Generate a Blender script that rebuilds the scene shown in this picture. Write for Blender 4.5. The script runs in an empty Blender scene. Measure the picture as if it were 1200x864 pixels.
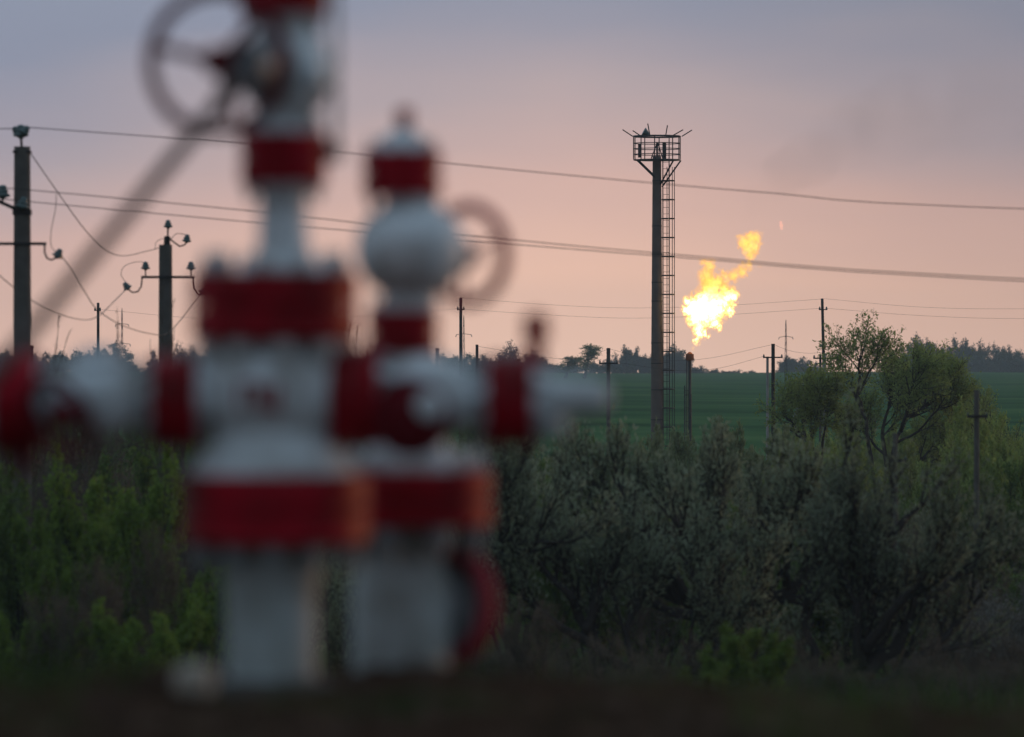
import bpy, bmesh, math, random
import numpy as np
from mathutils import Vector, Matrix

SC = bpy.context.scene
COL = SC.collection
R = math.radians
K = 36.0 / 200.0 / 1200.0          # radians per photo pixel of a 200 mm lens on 36 mm
CAMZ = 0.85

# ------------------------------------------------------------------ camera
cam_d = bpy.data.cameras.new('camera'); cam = bpy.data.objects.new('camera', cam_d)
COL.objects.link(cam); SC.camera = cam
cam.location = (0, 0, CAMZ); cam.rotation_euler = (R(90), 0, 0)
cam_d.sensor_width = 36; cam_d.lens = 200
cam_d.clip_start = 0.5; cam_d.clip_end = 9000
cam_d.dof.use_dof = True; cam_d.dof.focus_distance = 290; cam_d.dof.aperture_fstop = 2.5

# ------------------------------------------------------------------ world: dusk sky
def lin(r, g, b):
    f = lambda c: (c/255/12.92) if c/255 <= .04045 else ((c/255+.055)/1.055)**2.4
    return (f(r), f(g), f(b), 1)

SUN_AZ, SUN_EL = 54.0, 0.8           # degrees right of the view axis (+Y), above the horizon
W = bpy.data.worlds.new('World'); SC.world = W; W.use_nodes = True
nt = W.node_tree; N = nt.nodes; L = nt.links
N.clear()
out = N.new('ShaderNodeOutputWorld'); bg = N.new('ShaderNodeBackground'); bg.inputs[1].default_value = 1.07
L.new(bg.outputs[0], out.inputs[0])
def wmath(op, a, b=None, c=None, clamp=False):
    n = N.new('ShaderNodeMath'); n.operation = op; n.use_clamp = clamp
    for i, v in enumerate((a, b, c)):
        if v is None: continue
        if isinstance(v, (int, float)): n.inputs[i].default_value = v
        else: L.new(v, n.inputs[i])
    return n.outputs[0]
tc = N.new('ShaderNodeTexCoord'); sep = N.new('ShaderNodeSeparateXYZ'); L.new(tc.outputs['Generated'], sep.inputs[0])
el = wmath('MULTIPLY', wmath('ARCSINE', sep.outputs[2]), 180/math.pi)          # elevation in degrees
nz = N.new('ShaderNodeTexNoise'); nz.inputs['Scale'].default_value = 9; nz.inputs['Detail'].default_value = 3
mp = N.new('ShaderNodeMapping'); mp.inputs['Scale'].default_value = (1, 1, 4.5)
L.new(tc.outputs['Generated'], mp.inputs[0]); L.new(mp.outputs[0], nz.inputs[0])
el2 = wmath('ADD', el, wmath('MULTIPLY', wmath('SUBTRACT', nz.outputs[0], .5), 1.3))
sd_ = N.new('ShaderNodeMapRange'); sd_.interpolation_type = 'SMOOTHSTEP'; L.new(wmath('ABSOLUTE', wmath('SUBTRACT', sep.outputs[0], .022)), sd_.inputs[0])
sd_.inputs['From Min'].default_value = .0; sd_.inputs['From Max'].default_value = .15; sd_.inputs['To Min'].default_value = 0; sd_.inputs['To Max'].default_value = 1.0
el2 = wmath('ADD', el2, sd_.outputs[0])           # the pink band stands highest over the afterglow
fac = wmath('POWER', wmath('DIVIDE', wmath('MAXIMUM', el2, 0.0), 90), .5, clamp=True)
ramp = N.new('ShaderNodeValToRGB'); L.new(fac, ramp.inputs[0])
stops = [(0.0, lin(255, 211, 185)), (.9, lin(243, 197, 174)), (2.0, lin(210, 176, 167)), (2.9, lin(172, 160, 166)),
         (3.9, lin(128, 140, 163)), (6.0, lin(126, 143, 168)), (20, lin(148, 170, 190)), (90, lin(163, 187, 209))]
cr = ramp.color_ramp
while len(cr.elements) < len(stops): cr.elements.new(.5)
for e, (d, c) in zip(cr.elements, stops): e.position = math.sqrt(d/90); e.color = c
# the sky away from the sunset is darker
vd = N.new('ShaderNodeVectorMath'); vd.operation = 'DOT_PRODUCT'; L.new(tc.outputs['Generated'], vd.inputs[0])
vd.inputs[1].default_value = (math.sin(R(25)), math.cos(R(25)), 0)
dk = N.new('ShaderNodeMapRange'); dk.interpolation_type = 'SMOOTHSTEP'
dk.inputs['From Min'].default_value = -.9; dk.inputs['From Max'].default_value = .95
dk.inputs['To Min'].default_value = .66; dk.inputs['To Max'].default_value = 1.0
L.new(vd.outputs['Value'], dk.inputs[0])
sky = N.new('ShaderNodeTexSky'); sky.sky_type = 'NISHITA'; sky.sun_disc = False
sky.sun_elevation = R(SUN_EL); sky.sun_rotation = R(SUN_AZ); sky.air_density = 1.4; sky.dust_density = 2.0
sc1 = N.new('ShaderNodeVectorMath'); sc1.operation = 'SCALE'; dr = N.new('ShaderNodeMapRange'); dr.interpolation_type = 'SMOOTHSTEP'; L.new(sep.outputs[0], dr.inputs[0])      # thin cloud dims the right-hand sky
dr.inputs['From Min'].default_value = .0; dr.inputs['From Max'].default_value = .10; dr.inputs['To Min'].default_value = 1; dr.inputs['To Max'].default_value = .82
L.new(ramp.outputs[0], sc1.inputs[0]); L.new(wmath('MULTIPLY', dk.outputs[0], dr.outputs[0]), sc1.inputs['Scale'])
sc2 = N.new('ShaderNodeVectorMath'); sc2.operation = 'SCALE'; L.new(sky.outputs[0], sc2.inputs[0]); sc2.inputs['Scale'].default_value = .05
ad = N.new('ShaderNodeVectorMath'); ad.operation = 'ADD'; L.new(sc1.outputs[0], ad.inputs[0]); L.new(sc2.outputs[0], ad.inputs[1])
L.new(ad.outputs[0], bg.inputs[0])

# ------------------------------------------------------------------ sun, exposure
sd = bpy.data.lights.new('sun', 'SUN'); sun = bpy.data.objects.new('sun', sd); COL.objects.link(sun)
sd.energy = 0.6; sd.angle = R(0.6); sd.color = (1, .5, .2)
sdir = Vector((math.sin(R(SUN_AZ))*math.cos(R(SUN_EL)), math.cos(R(SUN_AZ))*math.cos(R(SUN_EL)), math.sin(R(SUN_EL))))
sun.rotation_euler = sdir.to_track_quat('Z', 'Y').to_euler()
vs = SC.view_settings
vs.view_transform = 'Standard'; vs.look = 'None'; vs.gamma = 1; vs.use_curve_mapping = False; vs.exposure = 0.0
SC.cycles.use_denoising = True
SC.cycles.max_bounces = 6; SC.cycles.diffuse_bounces = 3; SC.cycles.volume_bounces = 1
SC.cycles.transparent_max_bounces = 8
SC.cycles.sample_clamp_indirect = 4
SC.cycles.volume_max_steps = 256

# ------------------------------------------------------------------ helpers
def at(px, py, d):
    return Vector(((px-600)*K*d, d, CAMZ + (432-py)*K*d))
def tag(o, label=None, cat=None, group=None, kind=None):
    if label: o['label'] = label
    if cat: o['category'] = cat
    if group: o['group'] = group
    if kind: o['kind'] = kind
    return o
def empty(name, loc=(0, 0, 0), parent=None):
    o = bpy.data.objects.new(name, None); COL.objects.link(o); o.location = loc; o.empty_display_size = .2
    if parent: o.parent = parent
    return o
def link(name, me, parent=None, mat=None, smooth=None):
    if mat and not me.materials: me.materials.append(mat)
    o = bpy.data.objects.new(name, me); COL.objects.link(o)
    if parent: o.parent = parent
    if smooth is not None:
        me.shade_smooth()
        me.set_sharp_from_angle(angle=R(smooth))
    return o
class MB:
    def __init__(s): s.v = []; s.f = []
    def add(s, vs, fs):
        n = len(s.v); s.v += [tuple(p) for p in vs]; s.f += [tuple(i+n for i in f) for f in fs]; return s
    def box(s, c, size, rot=None):
        m = rot or Matrix.Identity(3); c = Vector(c); x, y, z = (a/2 for a in size)
        vs = [c + m @ Vector(p) for p in ((-x,-y,-z),(x,-y,-z),(x,y,-z),(-x,y,-z),(-x,-y,z),(x,-y,z),(x,y,z),(-x,y,z))]
        return s.add(vs, [(0,3,2,1),(4,5,6,7),(0,1,5,4),(1,2,6,5),(2,3,7,6),(3,0,4,7)])
    def tube(s, pts, r, n=8, caps=True, phase=0.0):
        pts = [Vector(p) for p in pts]; m = len(pts)
        rr = r if hasattr(r, '__len__') else [r]*m
        t0 = (pts[1]-pts[0]).normalized()
        u = t0.orthogonal().normalized()
        vs = []
        for i, p in enumerate(pts):
            t = (pts[min(i+1, m-1)] - pts[max(i-1, 0)]).normalized()
            u = (u - t*u.dot(t)); u = u.normalized() if u.length > 1e-6 else t.orthogonal().normalized()
            w = t.cross(u)
            for k in range(n):
                a = 2*math.pi*k/n + phase
                vs.append(p + (u*math.cos(a) + w*math.sin(a))*rr[i])
        fs = [(i*n+k, i*n+(k+1) % n, (i+1)*n+(k+1) % n, (i+1)*n+k) for i in range(m-1) for k in range(n)]
        if caps: fs += [tuple(range(n-1, -1, -1)), tuple(range((m-1)*n, m*n))]
        return s.add(vs, fs)
    def lathe(s, prof, org, axis, n=36, caps=True):
        """prof = [(radius, distance along axis)]"""
        a = Vector(axis).normalized(); u = a.orthogonal().normalized(); w = a.cross(u); o = Vector(org)
        vs = [o + a*h + (u*math.cos(2*math.pi*k/n) + w*math.sin(2*math.pi*k/n))*r for r, h in prof for k in range(n)]
        m = len(prof)
        fs = [(i*n+k, i*n+(k+1) % n, (i+1)*n+(k+1) % n, (i+1)*n+k) for i in range(m-1) for k in range(n)]
        if caps: fs += [tuple(range(n-1, -1, -1)), tuple(range((m-1)*n, m*n))]
        return s.add(vs, fs)
    def torus(s, c, axis, R0, r, n=40, m=10):
        a = Vector(axis).normalized(); u = a.orthogonal().normalized(); w = a.cross(u); c = Vector(c)
        vs = []
        for i in range(n):
            d = u*math.cos(2*math.pi*i/n) + w*math.sin(2*math.pi*i/n)
            for k in range(m):
                b = 2*math.pi*k/m
                vs.append(c + d*(R0 + r*math.cos(b)) + a*(r*math.sin(b)))
        return s.add(vs, [(i*m+k, ((i+1) % n)*m+k, ((i+1) % n)*m+(k+1) % m, i*m+(k+1) % m) for i in range(n) for k in range(m)])
    def mesh(s, name='m'):
        me = bpy.data.meshes.new(name); me.from_pydata(s.v, [], s.f); me.update(); return me
    def build(s, name, mat, parent=None, smooth=None):
        return link(name, s.mesh(name), parent, mat, smooth)

# ------------------------------------------------------------------ materials
def newmat(name):
    m = bpy.data.materials.new(name); m.use_nodes = True
    return m, m.node_tree.nodes, m.node_tree.links, m.node_tree.nodes['Principled BSDF']
def paint(name, col, rough=.5, dirt=(.08, .06, .05), amount=.35, scale=9, metal=0.0, bump=.15, spec=.3):
    m, n, l, b = newmat(name)
    t = n.new('ShaderNodeTexCoord'); x = n.new('ShaderNodeTexNoise'); x.inputs['Scale'].default_value = scale; x.inputs['Detail'].default_value = 6
    l.new(t.outputs['Object'], x.inputs[0])
    r = n.new('ShaderNodeValToRGB'); l.new(x.outputs[0], r.inputs[0])
    r.color_ramp.elements[0].position = .38; r.color_ramp.elements[0].color = (0, 0, 0, 1)
    r.color_ramp.elements[1].position = .68; r.color_ramp.elements[1].color = (amount, amount, amount, 1)
    mx = n.new('ShaderNodeMix'); mx.data_type = 'RGBA'; l.new(r.outputs[0], mx.inputs[0])
    mx.inputs[6].default_value = (*col, 1); mx.inputs[7].default_value = (*dirt, 1)
    l.new(mx.outputs[2], b.inputs['Base Color']); b.inputs['Roughness'].default_value = rough; b.inputs['Metallic'].default_value = metal
    b.inputs['Specular IOR Level'].default_value = spec
    bp = n.new('ShaderNodeBump'); bp.inputs['Strength'].default_value = bump; bp.inputs['Distance'].default_value = .01
    l.new(x.outputs[0], bp.inputs['Height']); l.new(bp.outputs[0], b.inputs['Normal'])
    return m
M = {}
M['red'] = paint('red_paint', (.35, .005, .017), .5, (.07, .008, .006), .75, 7, spec=.12)
M['darkred'] = paint('worn_and_shade_red_paint', (.15, .007, .014), .6, (.04, .012, .012), .6, spec=.12)
M['lit_red'] = paint('lit_red_paint', (.42, .035, .06), .6, (.2, .02, .03), .5, spec=.2)  # red lightened to stand in for light on the lower wheel rim
M['white'] = paint('white_paint', (.76, .83, .86), .5, (.20, .16, .12), .75, 6)
M['grey'] = paint('grey_paint', (.26, .29, .31), .5, (.1, .1, .09), .4)
M['steel'] = paint('dark_steel', (.06, .06, .065), .55, (.05, .03, .02), .6, metal=.3)
M['rust'] = paint('rusty_steel', (.34, .11, .045), .8, (.14, .05, .03), .7)
M['rod'] = paint('brown_pipe_paint', (.16, .12, .11), .6, (.06, .04, .03), .6)
M['concrete'] = paint('weathered_concrete', (.115, .105, .095), .9, (.06, .055, .05), .7, 3)
M['tconcrete'] = paint('mast_concrete', (.145, .115, .10), .9, (.09, .07, .06), .7, 1.2)
M['pale'] = paint('pale_concrete', (.33, .32, .31), .9, (.2, .19, .18), .6, 2)
M['iron'] = paint('black_iron', (.022, .022, .024), .6, (.03, .02, .015), .6)
M['glass'] = paint('green_insulator_glass', (.10, .15, .15), .2, (.06, .08, .08), .5)
M['wire'] = paint('aluminium_wire', (.045, .042, .042), .6, (.03, .03, .03), .3)
M['pinkpipe'] = paint('rusty_pink_pipe', (.34, .18, .14), .8, (.2, .09, .06), .6)
M['stone'] = paint('pale_stone', (.42, .38, .32), .9, (.25, .2, .15), .6)
M['lamp'] = paint('lamp_housing', (.10, .16, .17), .5, (.05, .07, .07), .5)

def leafmat(name, a, b, c=None, trans=.48):
    m, n, l, bs = newmat(name)
    at_ = n.new('ShaderNodeAttribute'); at_.attribute_name = 'tint'
    r = n.new('ShaderNodeValToRGB'); l.new(at_.outputs['Fac'], r.inputs[0])
    r.color_ramp.elements[0].color = (*a, 1); r.color_ramp.elements[1].color = (*b, 1)
    if c:
        e = r.color_ramp.elements.new(.93); e.color = (*b, 1); r.color_ramp.elements[-1].color = (*c, 1)
    oi = n.new('ShaderNodeObjectInfo'); hs = n.new('ShaderNodeHueSaturation'); l.new(r.outputs[0], hs.inputs['Color'])
    mr = n.new('ShaderNodeMapRange'); mr.inputs['To Min'].default_value = .78; mr.inputs['To Max'].default_value = 1.25
    l.new(oi.outputs['Random'], mr.inputs[0]); l.new(mr.outputs[0], hs.inputs['Value'])
    l.new(hs.outputs[0], bs.inputs['Base Color']); bs.inputs['Roughness'].default_value = .65
    bs.inputs['Specular IOR Level'].default_value = .25
    tr = n.new('ShaderNodeBsdfTranslucent'); l.new(hs.outputs[0], tr.inputs[0])
    mx = n.new('ShaderNodeMixShader'); mx.inputs[0].default_value = trans
    l.new(bs.outputs[0], mx.inputs[1]); l.new(tr.outputs[0], mx.inputs[2]); l.new(mx.outputs[0], n['Material Output'].inputs[0])
    return m
M['bark'] = paint('dark_bark', (.035, .028, .024), .95, (.02, .016, .014), .7, 12)
M['twig'] = paint('grey_twig_bark', (.085, .078, .062), .95, (.05, .045, .036), .7, 12, spec=.05)
M['palebark'] = paint('grey_brown_bark', (.10, .08, .068), .95, (.05, .04, .035), .7, 12)
M['l_silver'] = leafmat('silvery_oleaster_leaf', (.14, .165, .095), (.29, .325, .21), (.42, .45, .33))
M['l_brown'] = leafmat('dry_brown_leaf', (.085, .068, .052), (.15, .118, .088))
M['l_green'] = leafmat('fresh_green_leaf', (.08, .14, .022), (.20, .29, .05), (.29, .37, .08))
M['l_mid'] = leafmat('mid_green_leaf', (.07, .125, .03), (.17, .24, .06))
M['l_willow'] = leafmat('young_willow_leaf', (.17, .22, .055), (.32, .375, .11))
M['l_pale'] = leafmat('pale_olive_leaf', (.12, .15, .07), (.24, .28, .14))
M['l_far'] = leafmat('far_tree_leaf', (.035, .055, .03), (.07, .095, .05))
M['l_grey'] = leafmat('grey_wormwood_leaf', (.12, .125, .105), (.22, .22, .19))
M['l_grass'] = leafmat('grass_blade', (.025, .05, .012), (.06, .10, .025))
M['l_dry'] = leafmat('dry_grass_blade', (.05, .036, .024), (.10, .075, .05))

# ------------------------------------------------------------------ ground
KY = [-200, 0, 10, 15.6, 16.6, 18, 22, 30, 45, 70, 100, 200, 270, 330, 400, 600, 900, 1200, 1285, 1500, 1750]
KZ = [0.3, 0.05, 0.0, 0.0, -.08, -.26, -.75, -1.35, -2.1, -3.6, -5.0, -6.6, -6.2, -4.4, -3.1, -1.75, -.72, -.02, -1.3, -4, -7]
def pchip(xs, ys):
    xs = np.array(xs, float); ys = np.array(ys, float); h = np.diff(xs); dl = np.diff(ys)/h
    d = np.zeros_like(ys)
    for i in range(1, len(xs)-1):
        if dl[i-1]*dl[i] > 0:
            w1 = 2*h[i]+h[i-1]; w2 = h[i]+2*h[i-1]; d[i] = (w1+w2)/(w1/dl[i-1]+w2/dl[i])
    d[0] = dl[0]; d[-1] = dl[-1]
    def f(x):
        x = np.asarray(x, float); i = np.clip(np.searchsorted(xs, x)-1, 0, len(h)-1); t = (x-xs[i])/h[i]
        return ((1+2*t)*(1-t)**2*ys[i] + t*(1-t)**2*h[i]*d[i] + t*t*(3-2*t)*ys[i+1] + t*t*(t-1)*h[i]*d[i+1])
    return f
_gz = pchip(KY, KZ)
def gz(x, y):
    x = np.asarray(x, float); y = np.asarray(y, float)
    z = _gz(np.clip(y, -200, 1750))
    near = np.clip(1-(y-24)/20, 0, 1)*np.clip((y+40)/30, 0, 1)
    z = z - near*.075*np.clip(np.abs(x+.45)-.35, 0, 3.5)**1.3
    amp = np.clip(y/400, .0, 1)*.25 + .012
    z = z + amp*(np.sin(x*.031+y*.004)*.6 + np.sin(x*.083+1.7)*.3)*np.clip(y/200, 0, 1)
    z = z + near*(.012*np.sin(x*7+y*5)+.01*np.sin(x*13-y*9.3)+.014*np.sin(x*3.1+y*11))
    return z
xs = np.unique(np.concatenate([np.linspace(-3, 3, 90), np.geomspace(3, 900, 60), -np.geomspace(3, 900, 60)]))
ys = np.unique(np.concatenate([np.linspace(-190, 8, 30), np.linspace(8, 24, 120), np.geomspace(24, 1740, 130)]))
X, Y = np.meshgrid(xs, ys)
Z = gz(X, Y)
nx, ny = len(xs), len(ys)
V = np.stack([X, Y, Z], -1).reshape(-1, 3)
F = [(j*nx+i, j*nx+i+1, (j+1)*nx+i+1, (j+1)*nx+i) for j in range(ny-1) for i in range(nx-1)]
gm = bpy.data.meshes.new('ground'); gm.from_pydata(V.tolist(), [], F)
gm.shade_smooth()
m, n, l, b = newmat('soil_and_field')
t = n.new('ShaderNodeNewGeometry'); sp = n.new('ShaderNodeSeparateXYZ'); l.new(t.outputs['Position'], sp.inputs[0])
def noise(scale, detail=5, vscale=None):
    x = n.new('ShaderNodeTexNoise'); x.inputs['Scale'].default_value = scale; x.inputs['Detail'].default_value = detail
    if vscale:
        q = n.new('ShaderNodeMapping'); q.inputs['Scale'].default_value = vscale; l.new(t.outputs['Position'], q.inputs[0]); l.new(q.outputs[0], x.inputs[0])
    else: l.new(t.outputs['Position'], x.inputs[0])
    return x.outputs[0]
def ramp2(fac, stops):
    r = n.new('ShaderNodeValToRGB'); l.new(fac, r.inputs[0]); c = r.color_ramp
    while len(c.elements) < len(stops): c.elements.new(.5)
    for e, (p, q) in zip(c.elements, stops): e.position = p; e.color = (*q, 1)
    return r.outputs[0]
def mixc(f, a, b_):
    x = n.new('ShaderNodeMix'); x.data_type = 'RGBA'
    if isinstance(f, float): x.inputs[0].default_value = f
    else: l.new(f, x.inputs[0])
    l.new(a, x.inputs[6]); l.new(b_, x.inputs[7]); return x.outputs[2]
def mrange(v, a, b_):
    x = n.new('ShaderNodeMapRange'); l.new(v, x.inputs[0]); x.inputs['From Min'].default_value = a; x.inputs['From Max'].default_value = b_; return x.outputs[0]
soil = ramp2(noise(5, 8), [(.3, (.024, .013, .009)), (.55, (.056, .033, .022)), (.8, (.12, .08, .056))])
turf = ramp2(noise(2.5, 6), [(.3, (.02, .035, .012)), (.7, (.055, .075, .025))])
field = ramp2(noise(1, 9, (.035, .06, .02)), [(.32, (.018, .052, .018)), (.5, (.042, .102, .034)), (.68, (.075, .14, .045))])
near = mixc(mrange(noise(1.1, 4), .54, .68), soil, turf)
g2 = mixc(mrange(sp.outputs[1], 17, 24), near, turf)
g3 = mixc(mrange(sp.outputs[1], 280, 340), g2, field)
l.new(g3, b.inputs['Base Color']); b.inputs['Roughness'].default_value = 1; b.inputs['Specular IOR Level'].default_value = 0
bp = n.new('ShaderNodeBump'); bp.inputs['Strength'].default_value = .6; bp.inputs['Distance'].default_value = .05
l.new(noise(14, 6), bp.inputs['Height']); l.new(bp.outputs[0], b.inputs['Normal'])
ground = link('ground', gm, None, m); tag(ground, 'dark soil mound in front, green hollow and crop field rising to the crest', 'ground', kind='structure')

# ------------------------------------------------------------------ plants
class Plant:
    def __init__(s, seed):
        s.rng = random.Random(seed); s.nr = np.random.default_rng(seed)
        s.wood = MB(); s.mi = []; s.tips = []      # (point, direction) carrying leaves
    def rv(s):
        v = s.nr.normal(size=3); return Vector(v/np.linalg.norm(v))
    def branch(s, p, d, Ln, r, lev, P):
        rng = s.rng; nseg = P['seg'][lev]; pts = [p.copy()]; d = d.normalized()
        up = P['up'][lev]
        for i in range(nseg):
            d = (d + s.rv()*P['wob'][lev] + Vector((0, 0, 1))*up).normalized()
            p = p + d*(Ln/nseg); pts.append(p)
        taper = P.get('taper', .35)
        s.limb(pts, [r*(1-(1-taper)*i/nseg) for i in range(nseg+1)], lev, P, Ln)
    def limb(s, pts, rr, lev, P, Ln=None):
        rng = s.rng; last = lev >= P['levels']-1
        if Ln is None: Ln = sum((pts[i+1]-pts[i]).length for i in range(len(pts)-1))
        n0 = len(s.wood.f); s.wood.tube(pts, rr, (7, 5, 4, 3, 3)[lev], caps=(lev == 0)); s.mi += [1 if lev >= 3 else 0]*(len(s.wood.f)-n0)
        m = len(pts)-1
        if lev >= P['leaf_from']:
            for i in range(int(P['nleaf'][lev])):
                f = rng.uniform(.12, 1)*m; k = min(int(f), m-1)
                q = pts[k].lerp(pts[k+1], f-k); s.tips.append((q, (pts[k+1]-pts[k]).normalized()))
        if last: return
        for c in range(P['kids'][lev]):
            f = rng.uniform(P['start'][lev], 1.0) if c else 1.0
            f *= m; k = min(int(f), m-1); q = pts[k].lerp(pts[k+1], f-k); t = (pts[k+1]-pts[k]).normalized()
            perp = s.rv(); perp = (perp - t*perp.dot(t)).normalized()
            ang = R(rng.uniform(*P['ang'][lev])) * (.4 if not c else 1)
            dd = t*math.cos(ang) + perp*math.sin(ang)
            lr = rr[k]*rng.uniform(.5, .75)
            s.branch(q, dd, max(Ln*rng.uniform(*P['len'][lev])*(1.15-.5*f/m), P.get('minlen', (0, 0, 0))[lev]*rng.uniform(.7, 1.2)), max(lr, P['rmin']), lev+1, P)
    def leaves(s, size, asp, droop=0.0, spread=.04, clump=False):
        if not s.tips: return None
        nr = s.nr; p = np.array([tuple(q) for q, _ in s.tips]); t = np.array([tuple(q) for _, q in s.tips]); k = len(p)
        p = p + nr.normal(size=(k, 3))*spread
        a = t*.7 + nr.normal(size=(k, 3))*.55; a[:, 2] -= droop; a /= np.linalg.norm(a, axis=1)[:, None]
        q = nr.normal(size=(k, 3)); bb = np.cross(a, q); bb /= np.linalg.norm(bb, axis=1)[:, None]
        nrm = np.cross(a, bb)
        sz = size*nr.uniform(.6, 1.3, size=(k, 1)); w = sz*asp/2
        v = np.stack([p, p+a*sz*.45+bb*w-nrm*w*.25, p+a*sz, p+a*sz*.5-bb*w-nrm*w*.25], 1).reshape(-1, 3)
        me = bpy.data.meshes.new('leaves'); f = np.arange(k*4).reshape(k, 4)
        me.from_pydata(v.tolist(), [], f.tolist())
        at_ = me.attributes.new('tint', 'FLOAT', 'FACE')
        base = nr.uniform(0, 1, size=k)
        cl = .5 + .5*np.sin(p[:, 0]*2.3+p[:, 1]*1.9)*np.sin(p[:, 2]*2.7+1)
        at_.data.foreach_set('value', np.clip(.65*base+.35*cl, 0, 1).astype(np.float32))
        return me
class Proto: pass
def proto(seed, style, size=None, limbs=None, stems=None, h=3.0):
    """style dict -> meshes of wood and leaves; base at origin"""
    P = style; pl = Plant(seed)
    if limbs:
        for pts, r0, r1 in limbs:
            # resample the drawn limb with some wobble
            q = []
            for i in range(len(pts)-1):
                for j in range(3): q.append(pts[i].lerp(pts[i+1], j/3) + pl.rv()*r0*.5*(1 if i+j else 0))
            q.append(pts[-1]); mm = len(q)-1
            pl.limb(q, [r0+(r1-r0)*i/mm for i in range(mm+1)], 0, P)
    for i in range(stems if stems is not None else P['stems']):
        a = 2*math.pi*(i+pl.rng.random())/max(P['stems'], 1); tilt = R(pl.rng.uniform(*P['tilt']))
        d = Vector((math.cos(a)*math.sin(tilt), math.sin(a)*math.sin(tilt), math.cos(tilt)))
        pl.branch(Vector((math.cos(a), math.sin(a), 0))*P.get('foot', .05)*h/3 - Vector((0, 0, .15)), d, h*P['l0']*pl.rng.uniform(.75, 1.05), P['r0']*h/3*pl.rng.uniform(.7, 1.1), 0, P)
    o = Proto(); o.wood = pl.wood.mesh('branches'); o.wood.materials.append(M[P['bark']]); o.wood.materials.append(M[P.get('twig', 'twig')]); o.wood.polygons.foreach_set('material_index', np.array(pl.mi, np.int32)); o.wood.shade_smooth()
    o.leaf = pl.leaves(P['leaf'], P['asp'], P.get('droop', 0), P.get('spread', .04))
    if o.leaf: o.leaf.materials.append(M[P['lm']])
    w = np.array([v.co for v in o.wood.vertices]); o.h = w[:, 2].max(); o.w = np.percentile(np.abs(w[:, 0]), 97)*2
    o.nl = len(pl.tips)
    return o
def plant(name, pr, loc, scale=(1, 1, 1), rot=0, label=None, cat='shrub', group=None, parts=('trunk', 'crown'), leafmat=None):
    e = empty(name, loc); e.scale = scale; e.rotation_euler.z = rot
    tag(e, label, cat, group)
    link(parts[0], pr.wood, e)
    if pr.leaf:
        c = link(parts[1], pr.leaf, e)
        if leafmat:
            c.material_slots[0].link = 'OBJECT'; c.material_slots[0].material = M[leafmat]
    return e
def put(name, pr, px, top, d, wpx=None, label=None, cat='shrub', group=None, rot=None, leafmat=None, rng=random.Random(5)):
    x = (px-600)*K*d; zb = float(gz(x, d)); h = CAMZ + (432-top)*K*d - zb
    sz = h/pr.h; sx = sz if wpx is None else wpx*K*d/pr.w
    rot = rng.uniform(0, 6.28) if rot is None else rot
    return plant(name, pr, (x, d, zb-.03), (sx, sx, sz), rot, label, cat, group, leafmat=leafmat)

OLE = dict(levels=4, seg=[6, 5, 4, 3], wob=[.16, .18, .2, .2], up=[.06, .14, .13, .08], kids=[7, 5, 4], start=[.25, .2, .15],
           ang=[(25, 65), (25, 60), (25, 60)], len=[(.45, .7), (.4, .65), (.4, .7)], leaf_from=2, nleaf=[0, 0, 3, 6], rmin=.005,
           stems=6, tilt=(12, 50), l0=.72, r0=.055, bark='bark', lm='l_silver', leaf=.07, asp=.34, spread=.035)
OLD_OLE = dict(OLE, kids=[9, 7, 4], len=[(.2, .38), (.45, .7), (.45, .7)], ang=[(15, 50), (12, 38), (14, 40)], up=[.04, .13, .12, .1], wob=[.10, .08, .09, .1], rmin=.009, leaf=.12, asp=.34, spread=.08, nleaf=[0, 0, 2, 4], minlen=(.72, .44, .3))
GREEN = dict(OLE, kids=[9, 6, 4], up=[.12, .2, .18, .1], wob=[.08, .1, .14, .2], stems=9, foot=.4, tilt=(3, 30), len=[(.24, .46), (.4, .6), (.4, .65)], nleaf=[0, 3, 7, 8], leaf_from=1, lm='l_green', leaf=.075, asp=.5, r0=.035, l0=.8, droop=.3, ang=[(12, 36), (15, 45), (25, 60)])
BUSH = dict(OLE, kids=[7, 6, 4], stems=7, tilt=(8, 45), nleaf=[0, 4, 11, 15], leaf_from=1, lm='l_mid', leaf=.09, asp=.5, r0=.045)
TREE = dict(levels=4, seg=[6, 5, 4, 3], wob=[.13, .17, .2, .2], up=[.05, .09, .07, .03], kids=[9, 7, 5], start=[.28, .25, .15],
            ang=[(28, 60), (25, 60), (25, 60)], len=[(.45, .7), (.42, .65), (.4, .65)], leaf_from=2, nleaf=[0, 0, 5, 9], rmin=.012,
            stems=2, tilt=(4, 22), l0=.62, r0=.10, bark='bark', lm='l_willow', leaf=.13, asp=.42, spread=.06)
FAR = dict(levels=3, seg=[4, 4, 3], wob=[.1, .2, .2], up=[.05, .1, .05], kids=[11, 7], start=[.06, .2], ang=[(30, 75), (25, 65)],
           len=[(.4, .62), (.4, .6)], leaf_from=1, nleaf=[0, 14, 16], rmin=.02, stems=3, tilt=(3, 22), l0=.7, r0=.10, bark='bark',
           lm='l_far', leaf=.42, asp=.7, spread=.28)
BARE = dict(OLE, rmin=.011, taper=.6, kids=[6, 5, 3], stems=5, tilt=(5, 30), nleaf=[0, 0, 1, 2], lm='l_brown', bark='palebark', l0=.85, r0=.02, up=[.1, .12, .1, .05])
BROWN = dict(OLE, kids=[6, 5, 4], stems=9, tilt=(5, 35), nleaf=[0, 1, 4, 8], leaf_from=1, lm='l_brown', bark='palebark', l0=.8, r0=.022, leaf=.05, asp=.35, up=[.1, .12, .1, .05])
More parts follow.
